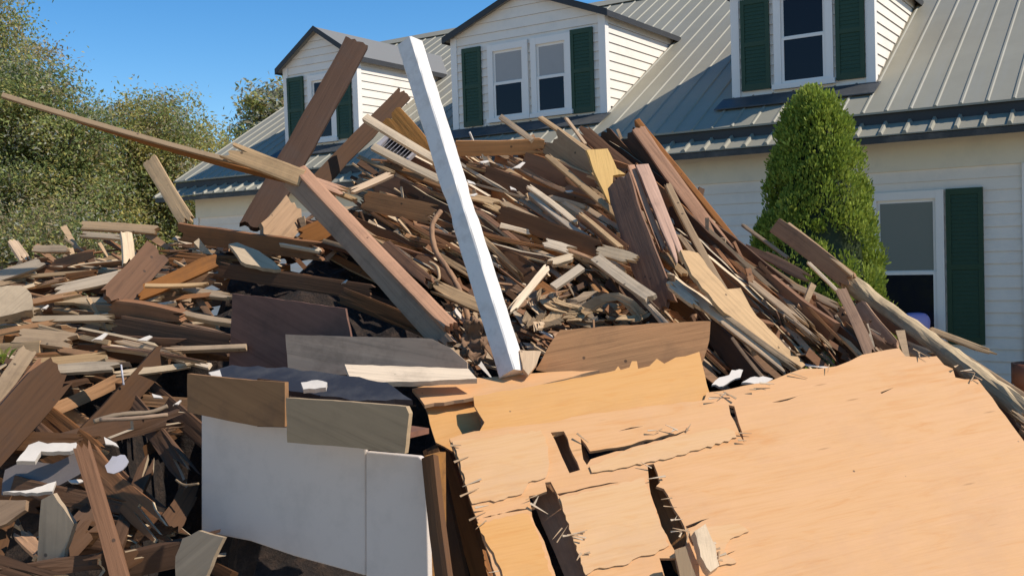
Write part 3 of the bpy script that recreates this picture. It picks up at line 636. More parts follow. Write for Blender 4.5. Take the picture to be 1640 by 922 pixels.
E_ = [
('plank', 'big dark brown plank rising against the sky in front of the far dormer', 'umber', 573, 64, 6.35, 405, 366, 5.45, 40, -14, .04, .01, .02),
('lath', 'very long thin grey lath sticking far out to the left above the trees', 'weathered', 3, 151, 4.75, 482, 283, 5.15, 7, 34, .016, 0, .02),
('lath', 'long dark underside strip fixed beneath the long thin grey lath', 'brown', 118, 191, 4.90, 470, 293, 5.24, 8, -20, .02, .02, .02),
('board', 'split tan board with a grey tip, joining the top of the leaning double stud', 'tan', 356, 236, 4.98, 484, 284, 4.98, 27, 14, .04, .05, 0),
('board', 'pinkish tan split board pointing right from the head of the leaning double stud', 'pink', 480, 282, 5.15, 562, 310, 5.2, 14, 25, .02, 0, .05),
('lath', 'thin tan splinter under the pinkish split board', 'tan', 520, 300, 5.22, 572, 320, 5.22, 6, 30, .02, 0, .03),
('stud', 'grey brown lower face stud of the leaning double stud left of the white post', 'stud', 462, 286, 5.03, 716, 560, 4.22, 30, -14, .04, 0, .02),
('stud', 'light tan upper stud of the leaning double stud left of the white post', 'pink', 480, 268, 5.02, 724, 522, 4.24, 19, 26, .045, 0, .015),
('plank', 'dark plank crossing behind the white post towards the middle dormer', 'dark', 650, 147, 6.45, 486, 318, 5.9, 26, 5, .04, .01, .02),
('board', 'orange brown board just left of the white post under its upper half', 'rust', 622, 184, 6.28, 712, 290, 6.0, 46, -6, .025, .01, .04),
('lath', 'clean pale tan lath pointing up left beside the white post, above the louvered vent', 'light', 584, 186, 6.02, 700, 256, 5.8, 11, 30, .03, 0, 0),
('lath', 'pale tan lath just below the louvered vent, its end behind the white post', 'light', 597, 233, 5.9, 706, 287, 5.66, 11, 30, .025, 0, .01),
('lath', 'thin whitish strip left of the louvered vent', 'weathered', 572, 249, 6.0, 634, 277, 5.85, 5, 30, .015, .02, .02),
('board', 'tan topped shingle like board left of the white post above the double stud', 'tan', 560, 306, 5.6, 628, 276, 5.75, 9, 40, .02, .02, .02),
('board', 'golden brown board under the tan topped shingle piece', 'orange', 575, 318, 5.68, 700, 345, 5.55, 32, 4, .02, .04, .04),
('board', 'horizontal reddish brown board right of the white post below the middle dormer', 'rust', 728, 238, 6.12, 874, 234, 6.12, 24, -8, .03, .01, .02),
('lath', 'grey weathered lath sticking up towards the middle dormer left window', 'weathered', 800, 185, 6.35, 852, 224, 6.1, 8, 20, .02, .01, 0),
('lath', 'thin tan lath sticking up towards the middle dormer right window', 'tan', 864, 186, 6.3, 946, 242, 6.0, 6, 35, .02, .01, 0),
('board', 'tan plank facing the camera below the thin tan lath', 'tan', 876, 222, 6.12, 952, 280, 5.9, 44, -12, .02, .02, .03),
('lath', 'thinnest splinter standing up between the two laths under the middle dormer', 'tan', 906, 187, 6.3, 938, 230, 6.1, 4, 35, .015, .02, 0),
('plank', 'brown plank rising right of the bright yellow splintered board', 'brown', 928, 203, 6.25, 1012, 275, 5.95, 20, 12, .03, .02, .02),
('plank', 'dark plank leaning at the crest of the pile beside the red edged beam', 'dark', 962, 212, 6.3, 1066, 330, 5.9, 30, -10, .03, .02, .02),
('lath', 'long straight tan lath crossing the pile from the tan plank to the pink boards', 'tan', 875, 247, 5.88, 1100, 440, 5.0, 9, 30, .02, .01, .02),
('board', 'narrow pink board with a dark gap beside its wider twin', 'pink', 1011, 264, 5.55, 1064, 402, 5.08, 10, 22, .022, 0, .02),
('board', 'wider of the two pink boards near the top of the pile', 'pink', 1029, 263, 5.52, 1092, 422, 4.98, 19, 25, .022, 0, .03),
('lath', 'rounded tan lath leaning right of the two pink boards', 'tan', 1068, 292, 5.6, 1162, 468, 4.86, 11, 22, .03, .01, .02),
('lath', 'short tan splinter between the pink boards and the rounded lath', 'tan', 1086, 374, 5.3, 1130, 432, 5.0, 8, 22, .02, .02, .02),
('beam', 'pinkish brown beam with a red edge sloping down the right shoulder of the pile', 'pink', 1021, 203, 6.15, 1262, 522, 4.95, 20, 20, .03, .01, .03),
('plank', 'wide dark plank under the pinkish beam on the right shoulder of the pile', 'dark', 996, 222, 6.28, 1275, 572, 4.75, 56, -16, .03, .02, .03),
('lath', 'dark red edge strip along the top of the pinkish beam', 'red', 1020, 191, 6.25, 1246, 470, 5.25, 9, 25, .05, .0, .03),
('plank', 'mauve brown shaded plank below the bright yellow splintered board', 'mauve', 988, 285, 5.5, 1062, 496, 4.72, 44, -22, .022, .02, .02),
('board', 'splintered tan stick left of the sloping tan fan board', 'tan', 1072, 448, 4.72, 1264, 592, 4.15, 15, 24, .025, .02, .03),
('lath', 'short pale stick at the head of the splintered tan stick', 'light', 1070, 450, 4.66, 1122, 492, 4.5, 13, 24, .03, .03, .03),
('lath', 'thin grey lath lying along the sloping tan fan board', 'weathered', 1138, 486, 4.52, 1282, 592, 4.12, 8, 30, .02, .02, .03),
('plank', 'dark shaded plank in the hollow under the splintered tan stick', 'dark', 1130, 520, 4.6, 1216, 612, 4.12, 34, -15, .03, .02, .02),
('lath', 'thin dark stick with a knob end touching the top of the plywood', 'grey', 1172, 540, 4.3, 1228, 611, 3.98, 5, 10, .012, 0, 0),
('board', 'clean tan board end lying just left of the mauve brown plank', 'light', 953, 410, 4.98, 1044, 476, 4.58, 17, 28, .025, .005, .005),
('board', 'pale tan short board lying above the clean tan board end', 'light', 955, 398, 5.05, 1022, 416, 4.92, 18, 35, .02, .02, .02),
('board', 'short orange tan stub pointing up right in the middle hollow', 'light', 886, 458, 4.75, 932, 426, 4.85, 12, 32, .02, 0, 0),
('stick', 'bent pale stick right of the foot of the white post', 'light', 815, 500, 4.55, 878, 425, 4.85, 12, 12, .02, .03, .02),
('board', 'short pale chunk above the orange tan stub', 'light', 878, 421, 4.9, 920, 409, 4.95, 11, 35, .025, .02, .02),
('board', 'pale flat splinter lying below the long dark board in the middle', 'light', 868, 386, 5.15, 922, 402, 5.08, 13, 45, .015, .02, .03),
('plank', 'long dark board sloping through the middle of the pile under the splinters', 'brown', 796, 340, 5.55, 962, 402, 5.15, 30, 2, .03, .02, .02),
('lath', 'pale lath lying above the long dark board in the middle', 'light', 845, 296, 5.75, 926, 358, 5.4, 8, 32, .02, .01, .03),
('lath', 'second pale lath left of the first above the long dark board', 'tan', 802, 322, 5.62, 914, 374, 5.3, 8, 32, .02, .03, .02),
('board', 'brown board with one pale edge right of the pale laths', 'brown', 922, 338, 5.5, 1002, 402, 5.1, 20, 10, .02, .04, .02),
('lath', 'pale edge lath on the brown board right of the pale laths', 'tan', 926, 338, 5.42, 996, 396, 5.06, 6, 35, .02, .02, .02),
('board', 'bent pale tan board left of the foot of the white post', 'tan', 694, 456, 4.72, 778, 492, 4.55, 20, 30, .02, .02, .02),
('board', 'dark brown board with a pale edge right of the leaning double stud', 'brown', 614, 388, 5.2, 690, 452, 4.8, 18, 8, .025, .01, .02),
('board', 'long brown board with a bright upper edge, below the left end of the house', 'mauve', 283, 372, 5.42, 518, 404, 5.1, 28, -18, .028, .01, .02),
('board', 'dull grey green plank leaning in front of the left end of the house', 'weathered', 237, 254, 5.9, 300, 356, 5.6, 23, -12, .03, .01, .02),
('slab', 'dull grey tan slab leaning behind the leaning double stud', 'grey', 478, 330, 5.62, 428, 388, 5.3, 52, -8, .03, .02, .02),
('board', 'brown slab end beside the dull grey tan slab', 'brown', 478, 384, 5.3, 552, 350, 5.42, 30, -5, .03, .02, .02),
('board', 'pale edge board lying at the foot of the dull grey tan slab', 'light', 448, 388, 5.18, 516, 400, 5.1, 6, 45, .02, .02, .01),
('board', 'orange brown board rising to the right above the dark hollow on the left', 'red', 212, 474, 4.75, 352, 412, 4.95, 22, 22, .025, .02, .02),
('lath', 'thin bright lath lying level below the orange brown board', 'tan', 232, 456, 4.72, 334, 454, 4.72, 5, 40, .015, 0, .02),
('board', 'dark reddish board with a bright top edge above the dark hollow on the left', 'red', 172, 494, 4.66, 292, 512, 4.58, 28, -20, .05, .01, .02),
('plank', 'big plain brown plank slanting down left beside the pale upright stub', 'brown', 256, 398, 4.98, 178, 482, 4.62, 46, 2, .03, .02, .02),
('board', 'pale upright stub standing on the left shoulder of the pile', 'light', 203, 370, 5.05, 208, 424, 4.95, 17, 18, .03, .01, .03),
('board', 'topmost pale board lying level on the left shoulder, below the trees', 'tan', 128, 360, 5.5, 256, 368, 5.45, 13, 25, .03, .02, .02),
('lath', 'thin pale lath just under the topmost board on the left shoulder', 'light', 128, 374, 5.4, 204, 380, 5.35, 8, 35, .02, .02, .02),
('board', 'tan stub poking up at the left end of the pile below the trees', 'tan', 18, 382, 5.35, 42, 418, 5.2, 14, 20, .03, .02, .02),
('board', 'light tan board pointing out of the picture below the tan stub', 'light', -30, 450, 5.0, 74, 417, 5.1, 15, 32, .02, 0, .03),
('board', 'short greenish tan board between the tan stub and the upright stub', 'weathered', 50, 398, 5.2, 114, 397, 5.2, 11, 20, .03, .02, .02),
('board', 'brown board above the pale splintered plank on the left', 'brown', 76, 428, 5.05, 154, 404, 5.1, 16, 10, .02, .02, .02),
('plank', 'pale grey splintered plank with a sharp left tip on the left slope', 'light', 76, 466, 4.8, 202, 438, 4.88, 16, 36, .02, .05, .02),
('board', 'brown strip just above the pale grey splintered plank', 'brown', 98, 444, 4.98, 158, 436, 4.98, 10, 15, .02, .02, .02),
('lath', 'long pale lath lying level above the wide tan offcut on the far left', 'light', 8, 511, 4.6, 192, 507, 4.6, 9, 35, .02, .02, .05),
('board', 'wide tan offcut lying flat on the far left of the pile', 'tan', 24, 536, 4.46, 120, 545, 4.42, 24, 38, .025, .01, .02),
('board', 'tan board with a pointed right end below the wide tan offcut', 'tan', 50, 582, 4.22, 178, 570, 4.26, 16, 35, .02, .02, .06),
('board', 'pale splintered board end hanging over the dark hollow on the left', 'light', 72, 592, 4.12, 196, 582, 4.16, 15, 38, .02, .02, .06),
('board', 'grey tan board leaning up right at the far left edge of the picture', 'weathered', -8, 640, 3.9, 48, 556, 4.2, 26, 5, .025, .01, .02),
('plank', 'wide dark brown plank falling down to the left edge of the picture', 'dark', -30, 730, 3.62, 100, 585, 4.1, 62, -10, .035, .02, .02),
('plank', 'second dark brown plank above the wide one at the left edge of the picture', 'brown', -25, 690, 3.72, 72, 578, 4.14, 22, -5, .03, .02, .02),
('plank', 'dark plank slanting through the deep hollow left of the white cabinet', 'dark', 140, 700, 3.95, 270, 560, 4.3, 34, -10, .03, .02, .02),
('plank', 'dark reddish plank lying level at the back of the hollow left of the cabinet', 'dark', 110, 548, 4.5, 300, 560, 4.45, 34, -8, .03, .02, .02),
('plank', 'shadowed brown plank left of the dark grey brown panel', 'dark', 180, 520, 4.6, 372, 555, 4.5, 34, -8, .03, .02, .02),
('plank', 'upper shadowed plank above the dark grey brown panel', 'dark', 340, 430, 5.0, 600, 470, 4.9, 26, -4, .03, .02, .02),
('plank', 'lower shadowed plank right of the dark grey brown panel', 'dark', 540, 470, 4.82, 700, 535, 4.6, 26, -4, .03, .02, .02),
('board', 'brown weathered board with light edges standing up in front of the evergreen shrub', 'mid', 1240, 360, 5.55, 1362, 452, 5.12, 28, -6, .022, 0, .02),
('lath', 'light edge strip along the top of the brown board in front of the evergreen shrub', 'tan', 1262, 357, 5.54, 1366, 440, 5.1, 5, 30, .02, 0, .01),
('log', 'dark lower face of the long rough timber at the right edge', 'brown', 1366, 478, 5.2, 1650, 700, 4.22, 14, -28, .03, .03, 0),
('lath', 'upper thin grey timber parallel to the long rough timber, beside the wall', 'weathered', 1462, 520, 5.35, 1662, 650, 4.4, 13, 22, .04, .03, 0),
('lath', 'thin dark timber between the two long timbers at the right edge', 'brown', 1440, 512, 5.25, 1655, 662, 4.3, 9, 5, .03, .02, 0),
('board', 'tan upright board standing just above the plywood on the right', 'mid', 1345, 460, 4.82, 1394, 568, 4.35, 17, 6, .02, .01, .01),
('lath', 'thin white splinter left of the brown board in front of the shrub', 'light', 1293, 418, 5.2, 1342, 466, 5.0, 5, 20, .015, .01, .01),
('lath', 'thin grey lath poking up in front of the shrub foot', 'weathered', 1187, 358, 5.75, 1264, 414, 5.4, 5, 20, .015, .01, .02),
('board', 'frayed brownish board lying behind the thin grey lath', 'mid', 1192, 392, 5.6, 1300, 448, 5.25, 16, 12, .02, .05, .05),
('board', 'splintered tan board on the right shoulder above the dark rounded board', 'tan', 1256, 450, 5.15, 1346, 492, 4.85, 10, 28, .02, .04, .03),
('board', 'brown splintered board just under the tan one on the right shoulder', 'mid', 1262, 474, 5.05, 1352, 512, 4.75, 17, 12, .02, .05, .04),
('board', 'dark board end showing in the shaded hollow above the plywood on the right', 'dark', 1292, 500, 4.85, 1378, 590, 4.4, 46, -22, .03, .02, .02),
('board', 'brown board leaning right of the tan upright board', 'mid', 1372, 486, 4.95, 1432, 560, 4.6, 24, -8, .02, .02, .02),
('board', 'grey brown offcut between the plywood tip and the long rough timber', 'weathered', 1442, 552, 4.62, 1500, 574, 4.5, 20, 10, .02, .03, .03),
('lath', 'grey split lath pointing at the wall below the green shutter', 'weathered', 1488, 526, 5.3, 1598, 568, 5.2, 9, 18, .025, .01, .05),
]
for e in E_:
    nm, lb, mt, x0, y0, d0, x1, y1, d1, w_, rl, t_, j0, j1 = e
    B(nm, lb, mt, x0, y0, d0, x1, y1, d1, w_, rl, t_, j0, j1, cat=nm)
P('board', 'bright yellow splintered board tapering down between the long lath and the pink boards', 'yellow', [(939, 240), (973, 238), (983, 258), (988, 270), (1002, 279), (982, 281), (981, 300), (989, 322), (996, 346), (986, 346), (972, 318), (955, 282)], (965, 280, 5.62), (.25, -.75, .6), t=.018, rough=.8, step=10)
P('board', 'sloping light tan fan shaped board ending at the plywood, right of the splintered sticks', 'tan', [(1090, 400), (1118, 405), (1134, 428), (1164, 463), (1186, 461), (1194, 476), (1212, 506), (1250, 545), (1290, 584), (1282, 590), (1230, 552), (1160, 500), (1108, 440)], (1180, 490, 4.50), (.35, -.62, .70), t=.018, rough=1.2, step=12)
P('board', 'orange brown plywood strip standing on edge behind the torn plywood', 'rust', [(858, 592), (880, 552), (897, 528), (980, 522), (1060, 517), (1138, 514), (1136, 545), (1122, 590), (960, 610)], (1000, 560, 4.06), (.02, -.97, .22), t=.02, rough=.7)
P('scrap', 'small tan wedge right of the foot of the white post', 'tan', [(832, 560), (867, 562), (860, 582), (846, 600), (838, 590)], (846, 578, 3.98), (.2, -.7, .65), t=.02, rough=.8, step=9)
P('board', 'white flaked wood shard lying left of the leaning double stud', 'light', [(366, 391), (380, 388), (415, 402), (438, 418), (450, 431), (432, 430), (402, 424), (386, 418), (380, 408)], (408, 410, 5.0), (.2, -.55, .8), t=.02, rough=1.6, step=8)
P('board', 'pale broken chunk with a torn face at the far left edge', 'light', [(-20, 462), (12, 457), (34, 457), (50, 470), (52, 496), (30, 500), (5, 506), (-20, 510)], (15, 485, 4.55), (.3, -.75, .6), t=.06, rough=1.5, step=10)
P('board', 'tan tapered board in the dark bottom left corner', 'tanpanel', [(66, 800), (85, 790), (118, 838), (104, 880), (96, 930), (56, 925), (62, 860)], (88, 860, 3.35), (-.2, -.95, .1), t=.02, rough=1.0)
P('board', 'dull tan rounded board at the bottom edge left of the white cabinet', 'tanpanel', [(280, 950), (281, 890), (292, 862), (318, 849), (358, 860), (342, 892), (320, 950)], (310, 890, 3.22), (-.3, -.9, .2), t=.02, rough=1.0)
P('panel', 'grey panel with bright torn edges in the bottom left hollow', 'tarp', [(8, 752), (40, 736), (84, 742), (122, 724), (138, 752), (96, 776), (46, 790), (2, 792)], (70, 760, 3.62), (-.1, -.85, .5), t=.02, rough=1.5)
P('scrap', 'bright cream torn strip above the grey panel in the bottom left', 'scrap', [(26, 738), (46, 712), (62, 706), (76, 710), (122, 708), (126, 716), (112, 722), (66, 722), (56, 738)], (70, 718, 3.58), (.2, -.6, .77), t=.02, rough=1.3, step=9)
P('scrap', 'white thin strip below the grey panel in the bottom left', 'scrap', [(4, 787), (50, 783), (76, 774), (90, 770), (84, 786), (60, 789)], (50, 782, 3.5), (.2, -.5, .8), t=.015, rough=1, step=9)
P('board', 'pale pinkish offcut below the white strip at the left edge', 'grey', [(-20, 800), (42, 800), (40, 816), (10, 838), (-20, 848)], (10, 818, 3.42), (-.1, -.85, .5), t=.02, rough=1)

# curved, crumpled and small things
LOGS = 1
def stick(name, label, pts, rad, mat, cat='stick', n=8, seed=1):
    rng = random.Random(seed); W3 = [at(x, y, depth(x, y, d)) for x, y, d in pts]
    Q = []
    for i in range(len(W3)-1):
        p0, p1, p2, p3 = W3[max(i-1, 0)], W3[i], W3[i+1], W3[min(i+2, len(W3)-1)]
        for k in range(6):
            t = k/6; Q.append(.5*((2*p1)+(p2-p0)*t+(2*p0-5*p1+4*p2-p3)*t*t+(3*p1-p0-3*p2+p3)*t**3))
    Q.append(W3[-1]); c = Q[0].copy(); Q = [q-c for q in Q]
    ax = (Q[-1]-Q[0]).normalized(); a1 = ax.orthogonal().normalized(); M4 = Matrix((ax, a1, ax.cross(a1))).transposed().to_4x4(); Q = [M4.inverted() @ q for q in Q]; M4.translation = c
    V, F = [], []; tube(V, F, Q, [rad*rng.uniform(.88, 1.12) for _ in Q], n)
    if rad > .03: V = [v+Vector((0, v.y, v.z)).normalized()*rad*(.28*noise.noise(Vector((v.x*5, v.y*38, v.z*38)))+.12*noise.noise(Vector((v.x*16, v.y*70, v.z*70)))) for v in V]
    o = mesh(name, V, F, mat, smooth=rad < .03); o.matrix_world = M4; tag(o, label, cat); return o
B('board', 'flat grey brown board leaning in the bottom left hollow', 'mauve', 128, 706, 3.42, 200, 950, 3.2, 26, -6, .03, .02, .02)
stick('log', 'long rough round tan timber sloping down to the right edge behind the plywood', [(1352, 444, 5.25), (1420, 498, 5.05), (1500, 556, 4.75), (1570, 606, 4.5), (1680, 690, 4.15)], .046, 'log', 'log', n=18, seed=14)
stick('strap', 'dark curled strap hanging left of the white post', [(706, 338, 5.35), (692, 362, 5.28), (697, 400, 5.15), (716, 430, 5.0), (738, 470, 4.85), (752, 520, 4.6)], .014, 'mid', 'strap', seed=3)
stick('strap', 'thin pale curled strip beside the dark strap', [(688, 420, 5.0), (700, 428, 4.95), (703, 446, 4.9), (694, 452, 4.9)], .008, 'weathered', 'strap', seed=4)
stick('branch', 'forked pale stick in the hollow left of the cabinet', [(150, 675, 3.72), (190, 664, 3.75), (240, 660, 3.8), (268, 650, 3.84)], .009, 'weathered', 'branch', seed=5)
stick('branch', 'lower grey stick crossing under the forked pale stick', [(160, 672, 3.7), (210, 670, 3.72), (268, 664, 3.8)], .008, 'grey', 'branch', seed=6)
stick('wire', 'thin curved wire near the right edge of the hollow left of the cabinet', [(282, 768, 3.55), (296, 776, 3.52), (318, 774, 3.5)], .004, 'weathered', 'wire', seed=9)
stick('wire', 'thin pale wire hanging under the pale splintered board end', [(194, 584, 4.12), (196, 600, 4.1), (198, 616, 4.1)], .004, 'plastic', 'wire', seed=10)

def crumple(name, label, mat, x, y, d, wpx, hpx, n, amp, seed, cat, t=.006, res=18):
    rng = random.Random(seed); A = at(x, y, depth(x, y, d)); Yk = (A-CAM).dot(FW)/FPX; w_, h_ = wpx*Yk, hpx*Yk
    n = Vector(n).normalized(); xa = Vector((n.y*-1, n.x, 0)).normalized(); xa = xa if xa.x > 0 else -xa; ya = n.cross(xa)
    V, F = [], []
    for j in range(res+1):
        for i in range(res+1):
            u, v = i/res-.5, j/res-.5; rr = 1+.35*noise.noise(Vector((math.atan2(v, u)*1.3, seed, 0)))
            # round the square outline, then fold it
            k = (.5/max(1e-6, math.hypot(u, v))*max(abs(u), abs(v)))*.6+.45
            q = Vector((u*w_*rr*k*1.5, v*h_*rr*k*1.5, 0)); s = 1/max(w_, h_)
            f = noise.noise(Vector((q.x*s*3, q.y*s*3, seed)))*.6+abs(noise.noise(Vector((q.x*s*6, q.y*s*6, seed+5))))*.5+.35*(.4-abs(noise.noise(Vector((q.x*s*11, q.y*s*17, seed+9)))))+.12*noise.noise(Vector((q.x*s*30, q.y*s*30, seed)))
            V.append((q.x+amp*.3*noise.noise(Vector((q.x*s*5, q.y*s*5, 3))), q.y, f*amp))
    for j in range(res):
        for i in range(res):
            a = j*(res+1)+i; F.append((a, a+1, a+res+2, a+res+1))
    o = mesh(name, V, F, mat, smooth=True); M4 = Matrix((xa, ya, n)).transposed().to_4x4(); M4.translation = A; o.matrix_world = M4
    md = o.modifiers.new('s', 'SOLIDIFY'); md.thickness = t; tag(o, label, cat); return o
rb_ = random.Random(9)
for (x0, y0, x1, y1, w_) in [(838, 520, 872, 462, 15), (846, 530, 905, 470, 18), (858, 500, 900, 520, 20), (880, 482, 960, 470, 14), (900, 512, 1000, 492, 16), (930, 488, 1036, 508, 13), (905, 500, 985, 520, 18), (870, 470, 930, 500, 20), (985, 512, 1044, 496, 12), (848, 480, 862, 530, 12)]:
    B('bark_strip', 'curled tan strip of torn bark like wood in the hollow right of the white post', 'weathered', x0, y0, -.02+rb_.uniform(-.1, .06), x1, y1, -.02+rb_.uniform(-.1, .06), w_, rb_.uniform(5, 50), .008, .05, .05, 'bark', 'curled bark strips right of the white post', bow=.22, edge=1)
crumple('crumpled_bark', 'brown curled sheet just left of the foot of the white post', 'mid', 762, 548, 4.22, 40, 66, (-.2, -.8, .5), .09, 35, 'debris sheet')

P('scrap', 'pale lilac folded sheet beside the leaning board in the lower left', 'plastic', [(168, 745), (180, 730), (200, 728), (206, 738), (196, 752), (182, 758), (172, 756)], (186, 742, 3.5), (.1, -.85, .5), t=.006, rough=1.2, step=6, cat='plastic sheet')
P('torn_paper', 'white torn paper between the plywood strip and the thin dark stick', 'scrap', [(1140, 616), (1152, 604), (1168, 600), (1172, 592), (1190, 592), (1186, 604), (1170, 610), (1158, 618)], (1165, 605, 4.02), (.2, -.6, .77), t=.01, rough=1.4, step=6, cat='paper')
P('torn_paper', 'cream torn paper on the plywood edge below the thin dark stick', 'scrap', [(1188, 612), (1202, 604), (1222, 602), (1238, 606), (1226, 614), (1208, 614)], (1212, 608, 3.97), (.2, -.5, .83), t=.01, rough=1.2, step=6, cat='paper')
def vent():
    A = at(634, 240, 5.98); n = Vector((.05, -.9, .42)).normalized(); a = (at(664, 258, 5.9)-at(606, 224, 6.05)).normalized(); n = (n-a*n.dot(a)).normalized(); b = n.cross(a)
    M4 = Matrix((a, b, n)).transposed().to_4x4(); M4.translation = A
    root = empty('louvered_vent', M4, 'small whitish louvered vent panel half buried left of the white post', 'vent')
    w_, h_ = .125, .065
    mb = MB(); mb.box(-w_, w_, -h_, -h_+.018, -.012, .012); mb.box(-w_, w_, h_-.018, h_, -.012, .012); mb.box(-w_, -w_+.03, -h_+.018, h_-.018, -.012, .012); mb.box(w_-.018, w_, -h_+.018, h_-.018, -.012, .012); mb.build('frame', 'plastic', root)
    mb = MB(); mb.box(-w_+.03, w_-.018, -h_+.018, h_-.018, -.012, -.008); mb.build('backing', 'blackmetal', root)
    for k in range(7):
        x = -w_+.04+k*.026; mb = MB(); mb.prism([(x, -h_+.018, -.006), (x+.004, -h_+.018, -.006), (x+.014, -h_+.018, .008), (x+.010, -h_+.018, .008)], (0, 2*h_-.036, 0)); mb.build('slat', 'plastic', root)
vent()
for x, y, d, s, lb in [(552, 451, 4.7, 7, 'tiny white paper triangle in the dark centre left of the double stud'), (776, 259, 6.0, 10, 'white paper square under the horizontal reddish board'), (830, 266, 6.0, 16, 'white paper strip under the right end of the reddish board'), (72, 492, 4.6, 9, 'white paper crumb beside the pale broken chunk on the left'), (755, 292, 5.75, 10, 'small white flake just right of the white post, upper'), (758, 312, 5.7, 9, 'small white flake just right of the white post, lower'), (912, 306, 5.75, 8, 'cream flake under the long tan lath'), (822, 302, 5.75, 8, 'cream flake above the dark board right of the post'),
                     (160, 540, 4.45, 18, 'curled white flake over the dark hollow'), (232, 542, 4.42, 16, 'white sliver in the hollow right of the curled flake'), (252, 634, 3.95, 12, 'white flake deep in the hollow beside the drawer front'), (284, 645, 3.9, 10, 'lilac white flake touching the brown drawer front'), (122, 770, 3.5, 16, 'thin white sliver left of the pole'), (178, 708, 3.6, 18, 'white sliver right of the pole head')]:
    a = random.Random(x).uniform(-.6, .6); c, s_ = math.cos(a), math.sin(a); s *= .8; h_ = s*.25
    P('paper_flake', lb, 'scrap', [(x-s*c+h_*s_*.4, y-s*s_-h_*.4), (x+s*c*.6, y+s*s_*.6-h_), (x+s*c, y+s*s_), (x+s*.2, y+h_), (x-s*.6, y+h_*.8)], (x, y, d-.06), (.2, -.6, .77), t=.006, rough=.6, step=7, cat='paper')

# small things by the wall
def by_wall():
    c = HM @ Vector((-.42, -.14, 1.12)); rng = random.Random(3); V, F = [], []
    n1, n2 = 16, 9
    for i in range(n2+1):
        t = i/n2*math.pi/2
        for k in range(n1):
            a = 2*math.pi*k/n1; ex = lambda v: math.copysign(abs(v)**.6, v)
            V.append((.13*ex(math.cos(a))*math.cos(t)**.5 if i < n2 else 0, .10*ex(math.sin(a))*math.cos(t)**.5 if i < n2 else 0, .22+.10*math.sin(t)))
    for i in range(n2):
        for k in range(n1): F.append((i*n1+k, i*n1+(k+1) % n1, (i+1)*n1+(k+1) % n1, (i+1)*n1+k))
    for k in range(n1): V.append((V[k][0]*.85, V[k][1]*.85, 0))
    b0 = len(V)-n1
    for k in range(n1): F.append((b0+k, b0+(k+1) % n1, (k+1) % n1, k))
    F.append(tuple(b0+k for k in range(n1))[::-1])
    return V, F, c
V, F, c = by_wall(); o = mesh('covered_bin', V, F, 'purple', smooth=True); c.z = at(1480, 520, 9.6).z-.24; o.location = c; tag(o, 'violet rounded object showing over the debris below the window', 'bin')
stack = [(-.16, .16, -.1, .1, -c.z+.0, 0)]
mb = MB(); mb.box(-.11, .11, -.08, .08, -c.z, 0.001); x = mb.build('stand', 'gutter', o)
# red clay pot at the right edge
def pot():
    p = at(1652, 600, 8.7); V, F = [], []; prof = [(.0, 0), (.11, 0), (.16, .28), (.185, .28), (.185, .35), (.16, .35), (.15, .30), (0, .29)]; n = 24
    for r, z in prof:
        for k in range(n): a = 2*math.pi*k/n; V.append((r*math.cos(a), r*math.sin(a), z*1.0))
    for i in range(len(prof)-1):
        for k in range(n): F.append((i*n+k, i*n+(k+1) % n, (i+1)*n+(k+1) % n, (i+1)*n+k))
    return V, F, p
V, F, p = pot(); s = (p.z+.1)/.35; o = mesh('clay_pot', [(x*.85, y*.85, z*s) for x, y, z in V], F, 'clay', smooth=True); o.location = (p.x, p.y, 0); tag(o, 'reddish brown rounded pot at the foot of the wall by the right edge', 'pot')
# weeds at the left edge
def weeds():
    rng = random.Random(12); c = at(-2, 575, 4.15); V, F, M = [], [], []
    for k in range(26):
        a = rng.uniform(0, 6.28); l = rng.uniform(.03, .085); d = Vector((math.cos(a)*.5, math.sin(a)*.5-.3, rng.uniform(.3, 1))).normalized(); s = d.cross(Vector((0, 0, 1))).normalized()*l*.14
        b = Vector((rng.gauss(0, .012), rng.gauss(0, .012), rng.uniform(-.02, .0))); i = len(V); tip = b+d*l-Vector((0, 0, l*.25))
        V += [b-s*.4, b+s*.4, b+d*l*.55+s, tip, b+d*l*.55-s]; F.append((i, i+1, i+2, i+3, i+4)); M.append(k % 2)
    o = mesh('weed', V, F, ['lf_arb2', 'lf_yel'], None, M); o.location = c; tag(o, 'yellow green weed sprouting at the far left edge of the pile', 'plant')
weeds()

